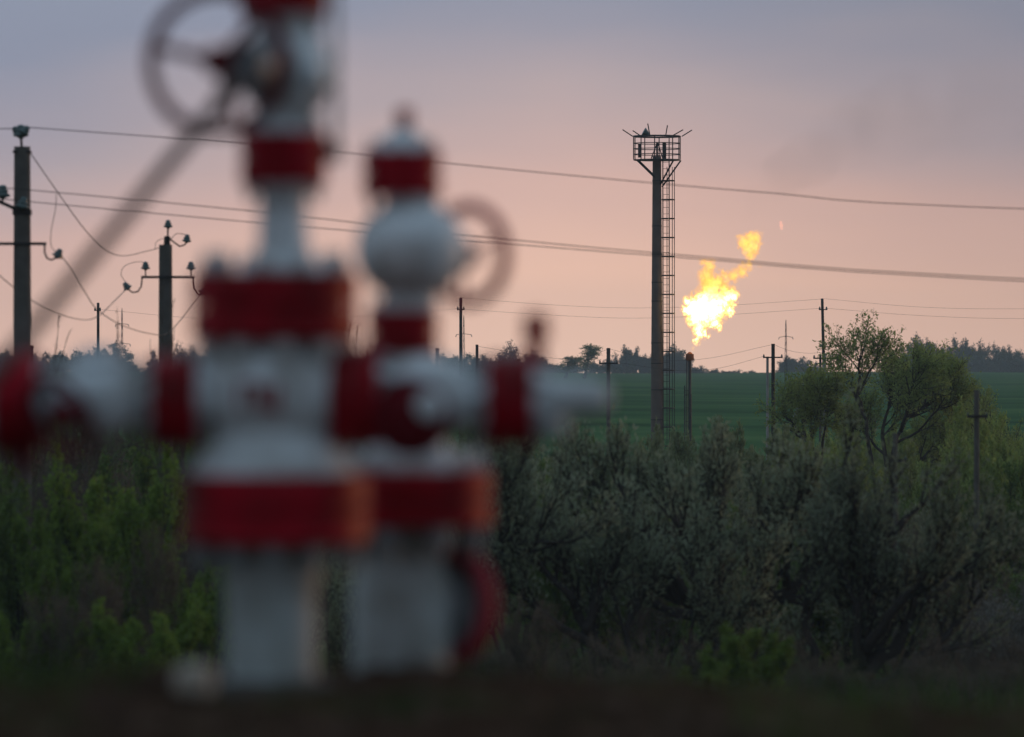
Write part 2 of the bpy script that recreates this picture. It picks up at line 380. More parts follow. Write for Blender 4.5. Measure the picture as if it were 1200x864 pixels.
WORM = dict(levels=3, seg=[5, 4, 3], wob=[.08, .12, .15], up=[.08, .1, .1], kids=[12, 6], start=[.25, .2], ang=[(10, 35), (15, 45)], len=[(.35, .6), (.4, .6)],
            leaf_from=0, nleaf=[10, 12, 8], rmin=.004, stems=22, tilt=(3, 32), l0=.85, r0=.01, foot=.35, bark='palebark', lm='l_grey', leaf=.045, asp=.25, spread=.02)
NARROW = dict(FAR, stems=1, tilt=(0, 4), kids=[16, 6], ang=[(15, 35), (20, 45)], len=[(.2, .34), (.4, .6)], start=[.08, .2], l0=1.0, lm='l_mid', leaf=.3)
CONE = dict(NARROW, ang=[(55, 80), (25, 50)], lm='l_far')
AIRY = dict(FAR, nleaf=[0, 5, 6], leaf=.3, bark='palebark', lm='l_brown', kids=[11, 9], r0=.08)

# --- the three old oleasters whose limbs are drawn after the photograph
D1 = 98.0
def drawn(polys, d, jit, seed, squash=0.0):
    rg = random.Random(seed); base = at(*polys[0][0][0], d); base.z = float(gz(base.x, d)); res = []
    for pts, w0, w1 in polys:
        y0 = 0.0; sl = rg.uniform(-jit, jit); q = []
        for i, (px, py) in enumerate(pts):
            if squash and py < 720: py += (720-py)*squash
            v = at(px, py, d); f = i/max(len(pts)-1, 1)
            q.append(Vector((v.x-base.x, sl*f, v.z-base.z)))
        res.append((q, w0*K*d/2, w1*K*d/2))
    return base, res
def drawn_plant(name, polys, d, jit, seed, style, label, extra=2, h=3.6):
    base, lm = drawn(polys, d, jit, seed, .14)
    pr = proto(seed, style, limbs=lm, stems=extra, h=h)
    return plant(name, pr, (base.x, base.y, base.z-.02), (1, 1, 1), 0, label, 'shrub')
drawn_plant('oleaster_bush', [
    ([(856, 850), (846, 770), (832, 713), (800, 684), (758, 632), (744, 590)], 34, 9),
    ([(834, 715), (812, 672), (806, 640), (790, 590)], 18, 6),
    ([(838, 720), (842, 670), (838, 600), (850, 545)], 18, 6),
    ([(830, 712), (780, 690), (720, 660), (680, 600)], 14, 5),
    ([(862, 760), (876, 722), (925, 682), (958, 640), (976, 570), (988, 520)], 20, 6),
    ([(880, 716), (892, 672), (888, 620), (905, 560)], 14, 5),
    ([(922, 684), (920, 630), (930, 570)], 12, 4),
    ([(758, 632), (730, 580), (700, 545)], 10, 4)], D1, 1.6, 11, OLD_OLE,
    'largest silvery oleaster bush with a forked dark trunk below the flare stack', 2)
drawn_plant('oleaster_bush', [
    ([(998, 850), (1006, 800), (1018, 750), (1026, 690), (1048, 640), (1068, 590)], 36, 8),
    ([(1006, 800), (1050, 760), (1080, 715), (1130, 670), (1155, 645)], 20, 5),
    ([(1002, 815), (1060, 790), (1110, 745), (1150, 705)], 16, 5),
    ([(1016, 760), (1040, 720), (1072, 680), (1095, 620)], 16, 5),
    ([(1028, 690), (1020, 640), (1005, 590)], 12, 4),
    ([(996, 820), (955, 780), (945, 720), (952, 660)], 16, 5),
    ([(1010, 780), (1000, 700), (985, 640)], 13, 5)], 92, 1.5, 23, OLD_OLE,
    'dark stemmed oleaster bush spreading from a thick black stump at lower right', 2)
drawn_plant('oleaster_bush', [
    ([(792, 850), (740, 790), (690, 752), (672, 700), (662, 640)], 18, 6),
    ([(690, 752), (640, 720), (610, 690)], 12, 4),
    ([(684, 745), (705, 690), (722, 640)], 12, 5),
    ([(672, 700), (636, 660), (620, 610)], 10, 4),
    ([(740, 790), (735, 730), (760, 690)], 9, 4)], 95, 1.5, 37, OLD_OLE,
    'leaning oleaster bush with one long slanting stem, left of the largest oleaster', 2)
drawn_plant('oleaster_bush', [
    ([(520, 850), (530, 720), (545, 655), (600, 632), (642, 620)], 22, 5),
    ([(530, 720), (570, 660), (592, 600), (600, 550)], 14, 5),
    ([(525, 760), (500, 680), (510, 600)], 12, 5),
    ([(545, 655), (548, 590), (570, 540)], 12, 4)], 94, 1.3, 41, OLD_OLE,
    'oleaster bush with a bare level branch sticking out beside the right wellhead', 2)

ole = [proto(100+i, OLE, h=3) for i in range(3)]
grn = [proto(200+i, GREEN, h=3) for i in range(2)]
bsh = [proto(300+i, BUSH, h=3) for i in range(3)]
tre = [proto(400+i, TREE, h=7) for i in range(3)]
far = [proto(500+i, FAR, h=8) for i in range(3)]
bare = [proto(600+i, BARE, h=3.5) for i in range(2)]
brn = [proto(700+i, BROWN, h=3) for i in range(2)]
worm = proto(800, WORM, h=1.6)
nar = proto(810, NARROW, h=8); cone = proto(811, CONE, h=8); airy = proto(812, AIRY, h=8)

# --- near plants, each with its own place
put('green_shrub', grn[0], 148, 520, 87, 130, 'tallest fresh green leafy shrub standing left of the left wellhead')
put('green_shrub', grn[1], 78, 585, 83, 110, 'fresh green leafy shrub at the left edge, in front of dry brown stems')
put('green_shrub', grn[1], 226, 640, 81, 90, 'fresh green leafy shrub close beside the casing of the left wellhead', rot=2)
put('green_shrub', grn[0], 165, 700, 74, 110, 'low green shrub in front of the tallest green shrub', rot=1)
put('green_shrub', grn[1], 30, 712, 74, 100, 'low green shrub in the bottom left corner', rot=4)
put('green_shrub', grn[1], 868, 728, 74, 110, 'small bright green shrub under the largest oleaster bush', rot=3)
put('green_shrub', grn[0], 820, 775, 68, 70, 'lowest green sprig left of the small bright green shrub', rot=5)
put('oleaster_bush', ole[0], 398, 630, 83, 130, 'silvery oleaster bush seen in the gap between the two wellheads')
put('oleaster_bush', ole[1], 604, 520, 115, 150, 'silvery oleaster bush right of the right wellhead, behind the level branch')
put('brown_shrub', brn[0], 14, 520, 104, 130, 'dry brown thin stemmed shrub at the left edge')
put('brown_shrub', brn[1], 236, 545, 102, 130, 'dry brown shrub between the green shrubs and the left wellhead')
put('brown_shrub', brn[0], 110, 505, 115, 140, 'dry brown shrub showing above the tallest green shrub', rot=1.2)
put('brown_shrub', brn[1], 20, 500, 91, 110, 'dry brown shrub in front of the foot of the tallest pole', rot=.5)
put('green_shrub', grn[1], 196, 500, 106, 110, 'dark leafy shrub in front of the foot of the shorter concrete pole', rot=.8, leafmat='l_mid')
put('green_shrub', grn[0], 30, 545, 88, 120, 'green shrub at the left edge in front of the tallest pole', rot=2.8, leafmat='l_mid')
put('wormwood_clump', worm, 1178, 668, 107, 120, 'pale grey feathery wormwood clump at the right edge')
put('wormwood_clump', worm, 1140, 715, 100, 110, 'grey feathery wormwood clump right of the black stump', rot=2)
put('bare_sapling', bare[0], 48, 366, 104, 130, 'thin bare sapling rising past the pole at the left edge', 'sapling')
put('bare_sapling', bare[1], 103, 362, 107, 110, 'thin bare sapling below the two far masts on the left', 'sapling')
put('bare_sapling', bare[0], 236, 330, 100, 120, 'tallest thin bare sapling right of the shorter concrete pole', 'sapling', rot=2)
put('bare_sapling', bare[1], 432, 322, 105, 100, 'thin bare sapling showing in the gap between the wellhead flanges', 'sapling', rot=3)

# --- middle thickets
rg = random.Random(77)
def row(name, protos, spots, d, label, group, wpx, lm=None, cat='shrub', dj=.12):
    for px, top in spots:
        put(name, rg.choice(protos), px+rg.uniform(-8, 8), top+rg.uniform(-8, 8), d*rg.uniform(1-dj, 1+dj), wpx*rg.uniform(.8, 1.25), label, cat, group, rg.uniform(0, 6.28), lm)
row('oleaster_bush', ole, [(660, 560), (715, 550), (770, 542), (825, 546), (880, 550), (935, 540), (985, 550), (1030, 550), (1085, 585)], 128,
    'silvery oleaster bush in the thicket behind the largest oleaster bush', 'oleasters behind the largest bush', 120)
row('brown_shrub', brn, [(600, 745), (645, 760), (700, 770), (750, 775), (905, 770), (950, 775), (1050, 775), (1090, 770), (1130, 765), (1180, 770)], 76,
    'low dry shrub in the dark undergrowth along the bottom right', 'low dry shrubs along the bottom right', 90)
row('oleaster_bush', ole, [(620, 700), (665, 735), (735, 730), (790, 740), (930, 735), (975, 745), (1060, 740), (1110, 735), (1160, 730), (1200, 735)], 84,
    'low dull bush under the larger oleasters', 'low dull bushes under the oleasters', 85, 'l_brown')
row('brown_shrub', brn, [(10, 690), (60, 660), (115, 640), (180, 610), (250, 660), (120, 740), (30, 760), (200, 750)], 82,
    'dry brown stems standing among the green shrubs on the left', 'dry stems among the green shrubs', 80)
row('oleaster_bush', ole, [(290, 560), (350, 570), (430, 560), (480, 570), (545, 560)], 122,
    'oleaster bush half hidden behind the two wellheads', 'oleasters behind the wellheads', 120)
row('brown_shrub', brn, [(640, 600), (690, 570), (760, 560), (880, 570), (950, 560), (1010, 590), (1060, 600), (1110, 640), (1150, 640)], 112,
    'dry brown shrub among the oleaster bushes', 'dry shrubs among the oleasters', 80)
row('green_bush', bsh, [(640, 580), (700, 590), (770, 600), (850, 590), (915, 600), (965, 610), (1020, 620), (1075, 640)], 118,
    'olive green bush showing through the gaps between the oleasters', 'green bushes in the oleaster gaps', 90)
row('green_bush', bsh, [(0, 500), (45, 505), (95, 490), (150, 500), (200, 490), (255, 500)], 140,
    'dark green bush behind the dry shrubs on the left', 'bushes behind the dry shrubs on the left', 110)
row('green_bush', bsh, [(1060, 560), (1100, 545), (1135, 560), (1170, 545), (1200, 560), (1085, 620), (1130, 610), (1175, 610), (1200, 640)], 145,
    'green bush in the thicket around the right-hand pole', 'bushes around the right-hand pole', 95, 'l_mid')
row('green_bush', bsh, [(580, 500), (620, 496), (655, 488), (690, 494), (730, 500), (755, 494), (790, 497), (822, 494), (850, 490), (880, 488), (905, 494)], 190,
    'olive green bush at the foot of the field near the flare stack', 'bushes at the foot of the field', 62, 'l_pale')
row('green_bush', bsh, [(920, 500), (950, 515), (985, 500), (1125, 480), (1155, 470), (1185, 480), (1205, 468), (1105, 500), (1140, 520)], 175,
    'light green bush below the willow trees', 'bushes below the willow trees', 85, 'l_willow')
row('willow_tree', tre, [(1125, 455), (1160, 468), (1190, 455), (1150, 500), (1185, 505), (1100, 490)], 225,
    'yellow green young tree on the slope at the right edge', 'young trees on the right slope', 75, 'l_willow', 'tree')
row('green_bush', bsh, [(925, 496), (955, 486), (985, 492), (1012, 486), (1040, 494), (1070, 486), (1100, 476), (1000, 515), (1050, 520)], 228,
    'light green scrub bush behind the willow trunks', 'scrub behind the willow trunks', 62, 'l_willow')
row('green_bush', bsh, [(280, 480), (340, 490), (400, 485), (450, 480), (520, 485), (560, 490)], 175,
    'green bush behind the wellheads', 'bushes behind the wellheads', 90)
row('green_bush', bsh, [(10, 455), (60, 450), (115, 455), (165, 460), (215, 452), (262, 455)], 210,
    'distant green bush below the left treeline', 'bushes below the left treeline', 75)
row('green_bush', bsh, [(745, 498), (782, 500), (812, 503), (838, 500), (866, 498), (895, 502), (700, 500)], 176,
    'pale olive bush hiding the feet of mast and flare stack', 'bushes at the feet of mast and stack', 85, 'l_pale', dj=.05)
put('green_bush', bsh[1], 640, 520, 150, 130, 'green bush beside the white pipe end of the wellhead')

# --- willow trees on the right
def willow(polys, d, seed, style, label, jit=1.5):
    base, lm = drawn(polys, d, jit, seed); pr = proto(seed, style, limbs=lm, stems=0, h=6)
    plant('willow_tree', pr, (base.x, base.y, base.z-.02), (1, 1, 1), 0, label, 'tree')
WIL = dict(TREE, kids=[11, 7, 5], len=[(.2, .4), (.42, .66), (.42, .66)], ang=[(20, 60), (20, 55), (20, 55)], start=[.3, .2, .1], nleaf=[0, 0, 5, 9], leaf=.12, asp=.4, rmin=.009, minlen=(1.05, .62, .4), up=[.05, .1, .08, .02])
SLIM = dict(WIL, kids=[8, 6, 4], nleaf=[0, 0, 4, 7], len=[(.14, .26), (.42, .66), (.42, .66)], start=[.5, .2, .1], minlen=(.75, .5, .32))
SLIM2 = dict(WIL, kids=[9, 6, 4], minlen=(.7, .5, .3), len=[(.14, .26), (.42, .66), (.42, .66)])
willow([([(1030, 640), (1024, 560), (1014, 490), (1004, 462), (1007, 440), (1008, 416)], 6, 1.8),
        ([(1010, 480), (1000, 460), (993, 444), (990, 430)], 3.5, 1.2), ([(1006, 462), (1014, 446), (1021, 432), (1028, 422)], 3.2, 1.2)],
       205, 901, SLIM, 'slender light green willow whose open crown stands against the sky')
willow([([(1040, 660), (1040, 560), (1052, 510), (1066, 488), (1078, 466), (1082, 448)], 7, 1.6),
        ([(1042, 560), (1034, 510), (1042, 480), (1050, 455)], 6, 1.5), ([(1048, 520), (1075, 505), (1098, 480), (1108, 462)], 3.5, 1.2),
        ([(1056, 505), (1062, 475), (1066, 445)], 5, 1.3), ([(1040, 560), (1075, 545), (1100, 520), (1115, 500)], 3.2, 1.1), ([(1044, 540), (1020, 515), (1010, 500)], 4, 1.3),
        ([(1066, 488), (1090, 470), (1098, 458)], 4, 1.2)],
       214, 902, WIL, 'broad rounded willow tree with dark spreading limbs', 2.2)
willow([([(968, 600), (962, 540), (945, 515), (928, 500), (918, 484)], 6, 1.6), ([(945, 515), (940, 490), (945, 468)], 4, 1.3), ([(962, 540), (966, 500), (972, 472)], 4, 1.3), ([(950, 518), (956, 490), (958, 465)], 3.5, 1.2)],
       200, 903, SLIM2, 'low willow tree with a bent trunk left of the broad willow')
put('willow_tree', tre[1], 1112, 448, 225, 90, 'small yellowish willow tree right of the broad willow', 'tree', rot=5)

# --- far trees on the crest
def crest(pr, spots, label, group, d=1282, wpx=22, lm=None, name='distant_tree'):
    for px, top in spots:
        x = (px-600)*K*d; zb = CAMZ + (432-441)*K*d; h = CAMZ+(432-top)*K*d-zb
        p = rg.choice(pr)
        zb2 = min(zb, float(gz(x, d))); h = CAMZ+(432-top)*K*d - zb2
        plant(name, p, (x, d+rg.uniform(-20, 20), zb2-.1), (wpx*K*d/p.w*rg.uniform(.85, 1.2),)*2+(h/p.h,), rg.uniform(0, 6.28), label, 'tree', group, leafmat=lm)
crest(far, [(1066, 400), (1077, 393), (1088, 398), (1099, 404), (1112, 406), (1122, 400), (1131, 396), (1142, 400), (1152, 407), (1163, 409), (1173, 406), (1183, 404), (1193, 409), (1203, 407), (1105, 414), (1140, 414), (1160, 416), (1190, 416), (1070, 422), (1084, 422), (1096, 422), (1108, 423), (1118, 422), (1130, 422), (1150, 423), (1175, 422), (1200, 422)],
      'dark tree in the hilltop row at the right', 'hilltop trees at the right')
crest(far, [(918, 424), (930, 417), (941, 422), (952, 428)], 'bushy tree on the field crest left of the willows', 'trees on the crest left of the willows', wpx=20)
crest(far, [(822, 433), (838, 432), (851, 434), (866, 433), (884, 434)], 'tiny bush on the field crest beside the flare stack', 'bushes on the field crest', wpx=14)
crest(far, [(790, 404), (783, 412), (799, 414), (812, 428)], 'blue grey tree on the crest behind the concrete mast', 'trees behind the concrete mast', wpx=22)
crest(far, [(737, 405), (728, 414), (746, 414), (757, 416), (717, 422), (768, 424)], 'blue grey tree on the crest between cross-arm pole and mast', 'trees between pole and mast', wpx=18)
crest([airy], [(604, 399), (586, 408), (618, 410), (574, 415)], 'bare brownish tree on the crest above the right wing valve', 'bare trees on the crest', wpx=34)
crest(far, [(560, 416), (545, 415), (528, 416), (640, 424), (650, 426), (632, 418), (670, 426), (700, 424), (590, 418), (612, 420)], 'low green tree in the middle of the treeline', 'middle treeline trees', wpx=24)
crest([nar], [(684, 404)], 'narrow green poplar standing alone on the crest', None, d=900, wpx=15, lm='l_mid')
crest([nar], [(660, 418)], 'short narrow poplar left of the lone poplar', None, d=900, wpx=16, lm='l_mid')
crest(far, [(45, 411), (58, 417), (72, 412), (86, 411), (98, 416), (110, 412), (122, 408), (134, 406), (146, 420), (30, 412), (15, 414), (2, 410)], 'grey green tree in the far left treeline', 'far left treeline', wpx=24)
crest([cone], [(133, 402)], 'dark pointed spruce in the far left treeline', None, wpx=22)
crest([cone], [(177, 411)], 'small pointed spruce beside the shorter concrete pole', None, wpx=14)
crest([airy], [(214, 402), (230, 404), (202, 410)], 'bare grey tree right of the shorter concrete pole', 'bare trees right of the shorter pole', wpx=28)
crest(far, [(190, 420), (222, 418), (245, 414), (262, 418), (420, 418), (440, 416)], 'low tree in the treeline left of the left wellhead', 'low trees behind the left wellhead', wpx=26)

# --- grass on the mound
def grass(name, n_, xr, yr, hh, mat, label, seed, dens=None):
    nr = np.random.default_rng(seed); k = n_
    x = nr.uniform(*xr, k); y = nr.uniform(*yr, k)
    keep = (np.sin(x*3.1+1)*np.sin(y*2.3)+np.sin(x*1.3+y)+nr.normal(size=k)*.6) > .1
    x = x[keep]; y = y[keep]; k = len(x); z = gz(x, y)
    a = nr.uniform(0, 6.28, k); h = hh*nr.uniform(.4, 1.2, k); ln = h*nr.uniform(.1, .7, k); w = .004
    dx, dy = np.cos(a), np.sin(a)
    p = np.stack([x, y, z-.01], 1); s_ = np.stack([-dy, dx, 0*dx], 1)*w
    mid = p + np.stack([dx*ln*.3, dy*ln*.3, h*.6], 1); tip = p + np.stack([dx*ln, dy*ln, h], 1)
    v = np.stack([p-s_, p+s_, mid+s_*.8, mid-s_*.8, tip], 1).reshape(-1, 3)
    f = []
    for i in range(k): b_ = i*5; f += [(b_, b_+1, b_+2, b_+3), (b_+3, b_+2, b_+4)]
    me = bpy.data.meshes.new('grass'); me.from_pydata(v.tolist(), [], f)
    at_ = me.attributes.new('tint', 'FLOAT', 'FACE'); at_.data.foreach_set('value', np.repeat(nr.uniform(0, 1, k), 2).astype(np.float32))
    return tag(link(name, me, None, M[mat]), label, 'grass', kind='stuff')
grass('grass', 5200, (.55, 3.4), (13, 24), .13, 'l_grass', 'green grass at the bottom right edge of the mound', 3)
grass('grass', 3200, (-3.4, -1.0), (12.5, 22), .12, 'l_grass', 'green grass at the bottom left edge of the mound', 4)
grass('dry_grass', 1800, (-1.1, .7), (13, 18), .07, 'l_dry', 'short dry grass on the bare soil around the wellheads', 6)
grass('undergrowth', 40000, (-13, 15), (26, 140), .7, 'l_grass', 'rank grass under the bushes in the hollow', 9)
def stone(loc, r, label, seed):
    bm = bmesh.new(); bmesh.ops.create_icosphere(bm, subdivisions=3, radius=r); rr = random.Random(seed)
    ph = [rr.uniform(0, 6) for _ in range(6)]
    for v in bm.verts:
        c = v.co/r; k = 1+.13*math.sin(3*c.x+ph[0])+.1*math.sin(4*c.y+ph[1])+.1*math.sin(5*c.z+ph[2]); v.co = Vector((c.x*1.15, c.y, c.z*.8))*r*k
    me = bpy.data.meshes.new('stone'); bm.to_mesh(me); bm.free()
    o = link('stone', me, None, M['stone'], 50); o.location = loc
    tag(o, label, 'stone')
def clods(n_, seed):
    nr = np.random.default_rng(seed); g = MB()
    for i in range(n_):
        x = nr.uniform(-1.6, 1.7); y = nr.uniform(12.6, 16.6); r = float(np.clip(nr.lognormal(-3.9, .55), .008, .07)); z = float(gz(x, y))
        v = nr.normal(size=(8, 3)); v /= np.linalg.norm(v, axis=1)[:, None]
        c = np.array([(-1,-1,-1),(1,-1,-1),(1,1,-1),(-1,1,-1),(-1,-1,1),(1,-1,1),(1,1,1),(-1,1,1)])*.62 + v*.35
        g.add([(x+p[0]*r, y+p[1]*r, z+p[2]*r*.7) for p in c], [(0,3,2,1),(4,5,6,7),(0,1,5,4),(1,2,6,5),(2,3,7,6),(3,0,4,7)])
    tag(g.build('soil_clods', M['clod'], None, 80), 'scattered clods and gravel on the bare soil', 'gravel', kind='stuff')
M['clod'] = paint('dry_clod', (.10, .065, .048), 1, (.045, .03, .022), .8, 6, spec=0)
clods(900, 5)
stone(at(226, 803, 14.4)+Vector((0, 0, .01)), .055, 'pale stone on the soil left of the left wellhead base', 1)

# ------------------------------------------------------------------ wellheads
class Rig:
    """coordinates measured on the photograph, in its pixels, at the thing's own distance; built in metres round the base"""
    def __init__(s, name, px, d, label, group=None):
        s.d = d; s.k = K*d; s.org = Vector(((px-600)*s.k, d, float(gz((px-600)*s.k, d))))
        s.root = empty(name, s.org); tag(s.root, label, 'wellhead', group)
    def P(s, px, py, dy=0.0): return Vector(((px-600)*s.k - s.org.x, dy, CAMZ+(432-py)*s.k - s.org.z))
    def vert(s, name, px, prof, mat, parent=None, smooth=32, n=40, dy=0):      # prof: (r px, py) bottom to top
        o = s.P(px, 0, dy); o.z = 0
        return MB().lathe([(r*s.k, CAMZ+(432-y)*s.k-s.org.z) for r, y in prof], o, (0, 0, 1), n).build(name, M[mat], parent or s.root, smooth)
    def horz(s, name, py, prof, mat, parent=None, smooth=32, n=36, dy=0):      # prof: (r px, px) left to right
        o = s.P(600, py, dy); o.x = 0
        return MB().lathe([(r*s.k, (x-600)*s.k-s.org.x) for r, x in prof], o, (1, 0, 0), n).build(name, M[mat], parent or s.root, smooth)
    def disc(s, r, a, b, ch=2): return [(r-ch, a), (r, a+(ch if b > a else -ch)), (r, b-(ch if b > a else -ch)), (r-ch, b)]
    def nuts(s, parent, centre, axis, rad, n, r, ln, mat, ph=0):
        a = Vector(axis).normalized(); u = a.orthogonal().normalized(); w = a.cross(u)
        me = MB().lathe([(r*.9, -ln/2), (r, -ln/2+.004), (r, ln/2-.004), (r*.9, ln/2)], (0, 0, 0), a, 6)
        me.tube([a*(ln/2), a*(ln/2+.02)], r*.5, 8)
        me = me.mesh('nut'); me.materials.append(M[mat])
        for i in range(n):
            t_ = 2*math.pi*(i+ph)/n
            o = link('stud_nut', me, parent); o.location = Vector(centre)+(u*math.cos(t_)+w*math.sin(t_))*rad
    def vflange(s, px, r, y0, y1, mat='red', n=10, top='white', bot='grey', dy=0, split=True, nr=None):
        ym = (y0+y1)/2
        e = s.vert('flange', px, s.disc(r, y1, ym+1.2) + [(r*.82, ym+1.2), (r*.82, ym-1.2)] + s.disc(r, ym-1.2, y0), mat, dy=dy)
        q = nr or max(6.5, r*.1)
        if top: s.nuts(e, s.P(px, y0-q*.6, dy), (0, 0, 1), r*.8*s.k, n, q*.8*s.k, q*1.1*s.k, top)
        if bot: s.nuts(e, s.P(px, y1+q*.9, dy), (0, 0, -1), r*.82*s.k, n, q*s.k, q*1.7*s.k, bot, .5)
        return e
    def hflange(s, py, r, x0, x1, mat='red', n=8, left='grey', right='grey', dy=0):
        xm = (x0+x1)/2
        e = s.horz('flange', py, s.disc(r, x0, xm-1.2) + [(r*.82, xm-1.2), (r*.82, xm+1.2)] + s.disc(r, xm+1.2, x1), mat, dy=dy)
        q = max(6, r*.12)
        if left: s.nuts(e, s.P(x0-q*.8, py, dy), (-1, 0, 0), r*.78*s.k, n, q*s.k, q*1.5*s.k, left)
        if right: s.nuts(e, s.P(x1+q*.8, py, dy), (1, 0, 0), r*.78*s.k, n, q*s.k, q*1.5*s.k, right, .5)
        return e
    def wheel(s, px, py, dy, normal, rad, rim, mat='darkred', spokes=4, stem=None, hubr=14, ph=.3, hubmat=None, spoke=1.0):
        c = s.P(px, py, dy); a = Vector(normal).normalized(); h = empty('handwheel', (0, 0, 0), s.root)
        h2 = MB().torus(c, a, rad*s.k, rim*s.k).build('rim', M[mat], h, 60)
        u = a.orthogonal().normalized(); w = a.cross(u)
        for i in range(spokes):
            t_ = 2*math.pi*(i+ph)/spokes; q = u*math.cos(t_)+w*math.sin(t_)
            MB().tube([c-a*.02+q*.01, c+q*rad*s.k*.55-a*.012, c+q*rad*s.k], [rim*s.k*.85*spoke, rim*s.k*.75*spoke, rim*s.k*.7*spoke], 8).build('spoke', M[mat], h, 60)
        MB().lathe([(hubr*.8*s.k, -.03), (hubr*s.k, -.02), (hubr*s.k, .02), (hubr*.7*s.k, .035)], c-a*.01, a, 20).build('hub', M[hubmat or mat], h, 40)
        if stem is not None:
            MB().tube([c, s.P(*stem)], hubr*.5*s.k, 12).build('stem', M['steel'], h, 40)
        return h

A = Rig('wellhead', 322, 15.0, 'taller red and white wellhead on the left with horizontal pipe arms')
A.vert('base_ring', 318, [(80, 815), (80, 803), (72, 797), (60, 795)], 'concrete')
M['casing'] = paint('shaded_casing_paint', (.42, .47, .47), .6, (.2, .19, .15), .5, spec=.15)  # white greyed to stand in for shade on the casing, noise dirt over it
A.vert('casing', 318, [(53, 812), (53, 690), (58, 688), (58, 652), (64, 640), (70, 632)], 'casing')
A.vflange(324, 110, 556, 636, n=12, top=None, bot='grey', nr=12)
A.vert('cross_spool', 320, [(98, 556), (96, 546), (84, 532), (72, 518), (68, 505), (76, 492), (84, 478), (86, 440), (80, 420), (66, 408), (64, 398)], 'white')
A.horz('outlet', 466, [(46, 226), (46, 240), (38, 250), (38, 395), (46, 400)], 'white')
A.vflange(322, 98, 320, 398, n=10, top='white', bot='white', nr=14)
A.vert('neck', 332, [(58, 320), (52, 312), (38, 305), (31, 290), (29, 262), (29, 232), (34, 220), (40, 213)], 'white')
A.vflange(332, 51, 156, 216, n=8, top='white', bot='white', nr=7)
A.vert('valve_body', 336, [(42, 160), (42, 152), (34, 146), (36, 130), (47, 116), (50, 92), (50, 68), (44, 48), (34, 36), (36, 24), (44, 16)], 'white')
A.horz('side_bonnet', 90, [(24, 340), (24, 378), (19, 380), (19, 390), (12, 392)], 'white')
MB().lathe([(.075, 0), (.075, .10), (.09, .105), (.09, .13), (.055, .135), (.05, .30)], A.P(330, 84), (-.30, -1, .02), 24).build('bonnet', M['grey'], A.root, 35)
MB().lathe([(.03, 0), (.042, .01), (.042, .035), (.03, .045)], A.P(366, 90, -.06), (.85, -.5, .05), 6).build('highlight_plug', M['white'], A.root, 40)  # plug added and tilted to catch the sun as a highlight
A.wheel(262, 80, -.34, (-.28, -1, .02), 80, 7.8, 'darkred', 3, None, 17, ph=.52)
A.vflange(332, 52, -40, 18, n=8, bot='white', nr=7)
A.vert('top_cap', 334, [(42, -40), (40, -60), (44, -90), (40, -130), (22, -150), (10, -155)], 'white')
MB().tube([A.P(393, 176), A.P(394, 60), A.P(392, -60), A.P(372, -95), A.P(345, -110)], 5*A.k, 10).build('impulse_tube', M['white'], A.root, 50)
MB().lathe([(.012, 0), (.026, .01), (.026, .05), (.015, .06)], A.P(374, 178), (1, 0, 0), 14).build('needle_valve', M['steel'], A.root, 40)
# left arm
A.hflange(470, 54, 180, 232)
A.horz('valve_body', 466, [(44, 44), (40, 52), (30, 66), (34, 84), (46, 100), (48, 130), (40, 152), (30, 164), (38, 176), (44, 186)], 'white')
A.vert('valve_bonnet', 116, [(30, 470), (30, 430), (36, 428), (36, 420), (24, 416), (20, 408)], 'white')
A.hflange(472, 60, -6, 46)
A.horz('arm_pipe', 470, [(30, -160), (30, -30), (40, -14), (46, -2)], 'white')
MB().lathe([(.05, 0), (.05, .14), (.035, .15), (.03, .26)], A.P(98, 474), (-.2, -1, -.1), 20).build('bonnet', M['grey'], A.root, 35)
A.wheel(80, 486, -.26, (-.75, -.8, -.5), 46, 6, 'darkred', 3, None, 15, ph=.1, spoke=.6)
MB().tube([A.P(24, 522), A.P(26, 556)], [14*A.k, 10*A.k], 14).build('drain_plug', M['darkred'], A.root, 40)
# right arm
A.hflange(464, 60, 388, 444)
A.horz('valve_body', 466, [(46, 440), (34, 450), (34, 462), (46, 478), (48, 512), (44, 536), (32, 552), (32, 562), (44, 575)], 'white')
MB().lathe([(.085, 0), (.085, .10), (.105, .105), (.105, .135), (.06, .14), (.05, .22)], A.P(480, 482), (.05, -1, -.12), 24).build('bonnet', M['darkred'], A.root, 35)  # dark red drum stands in for the shade under the valve
MB().lathe([(.032, 0), (.036, .01), (.036, .05), (.02, .06)], A.P(504, 474, -.2), (.05, -1, -.05), 18).build('stem_cap', M['white'], A.root, 40)
A.hflange(470, 54, 570, 624)
A.horz('plug', 466, [(44, 620), (38, 630), (27, 642), (24, 660), (22, 698), (16, 712), (6, 716)], 'white')
MB().lathe([(.03, 0), (.045, .01), (.045, .05), (.02, .06)], A.P(644, 486), (.1, -.2, -1), 16).build('bleed_fitting', M['white'], A.root, 40)
A.vert('spindle', 628, [(14, 440), (14, 424), (10, 420), (10, 402), (15, 400), (15, 372), (8, 366)], 'red', n=14)
# painted red mark on the spool
g = MB()
for (x0, y0, x1, y1, w) in ((286, 478, 286, 450, 6), (286, 450, 306, 450, 6), (306, 450, 306, 478, 6), (314, 450, 314, 476, 6), (314, 476, 330, 476, 6), (328, 450, 328, 484, 6)):
    pts = []
    for i in range(5):
        f = i/4; x = x0+(x1-x0)*f; y = y0+(y1-y0)*f
        ang = math.asin(max(-1, min(1, (x-320)/88))); p = A.P(320+88*math.sin(ang), y, -88*A.k*math.cos(ang)); pts.append(p)
    g.tube(pts, w*.5*A.k, 6)
g.build('painted_mark', M['red'], A.root, 60)

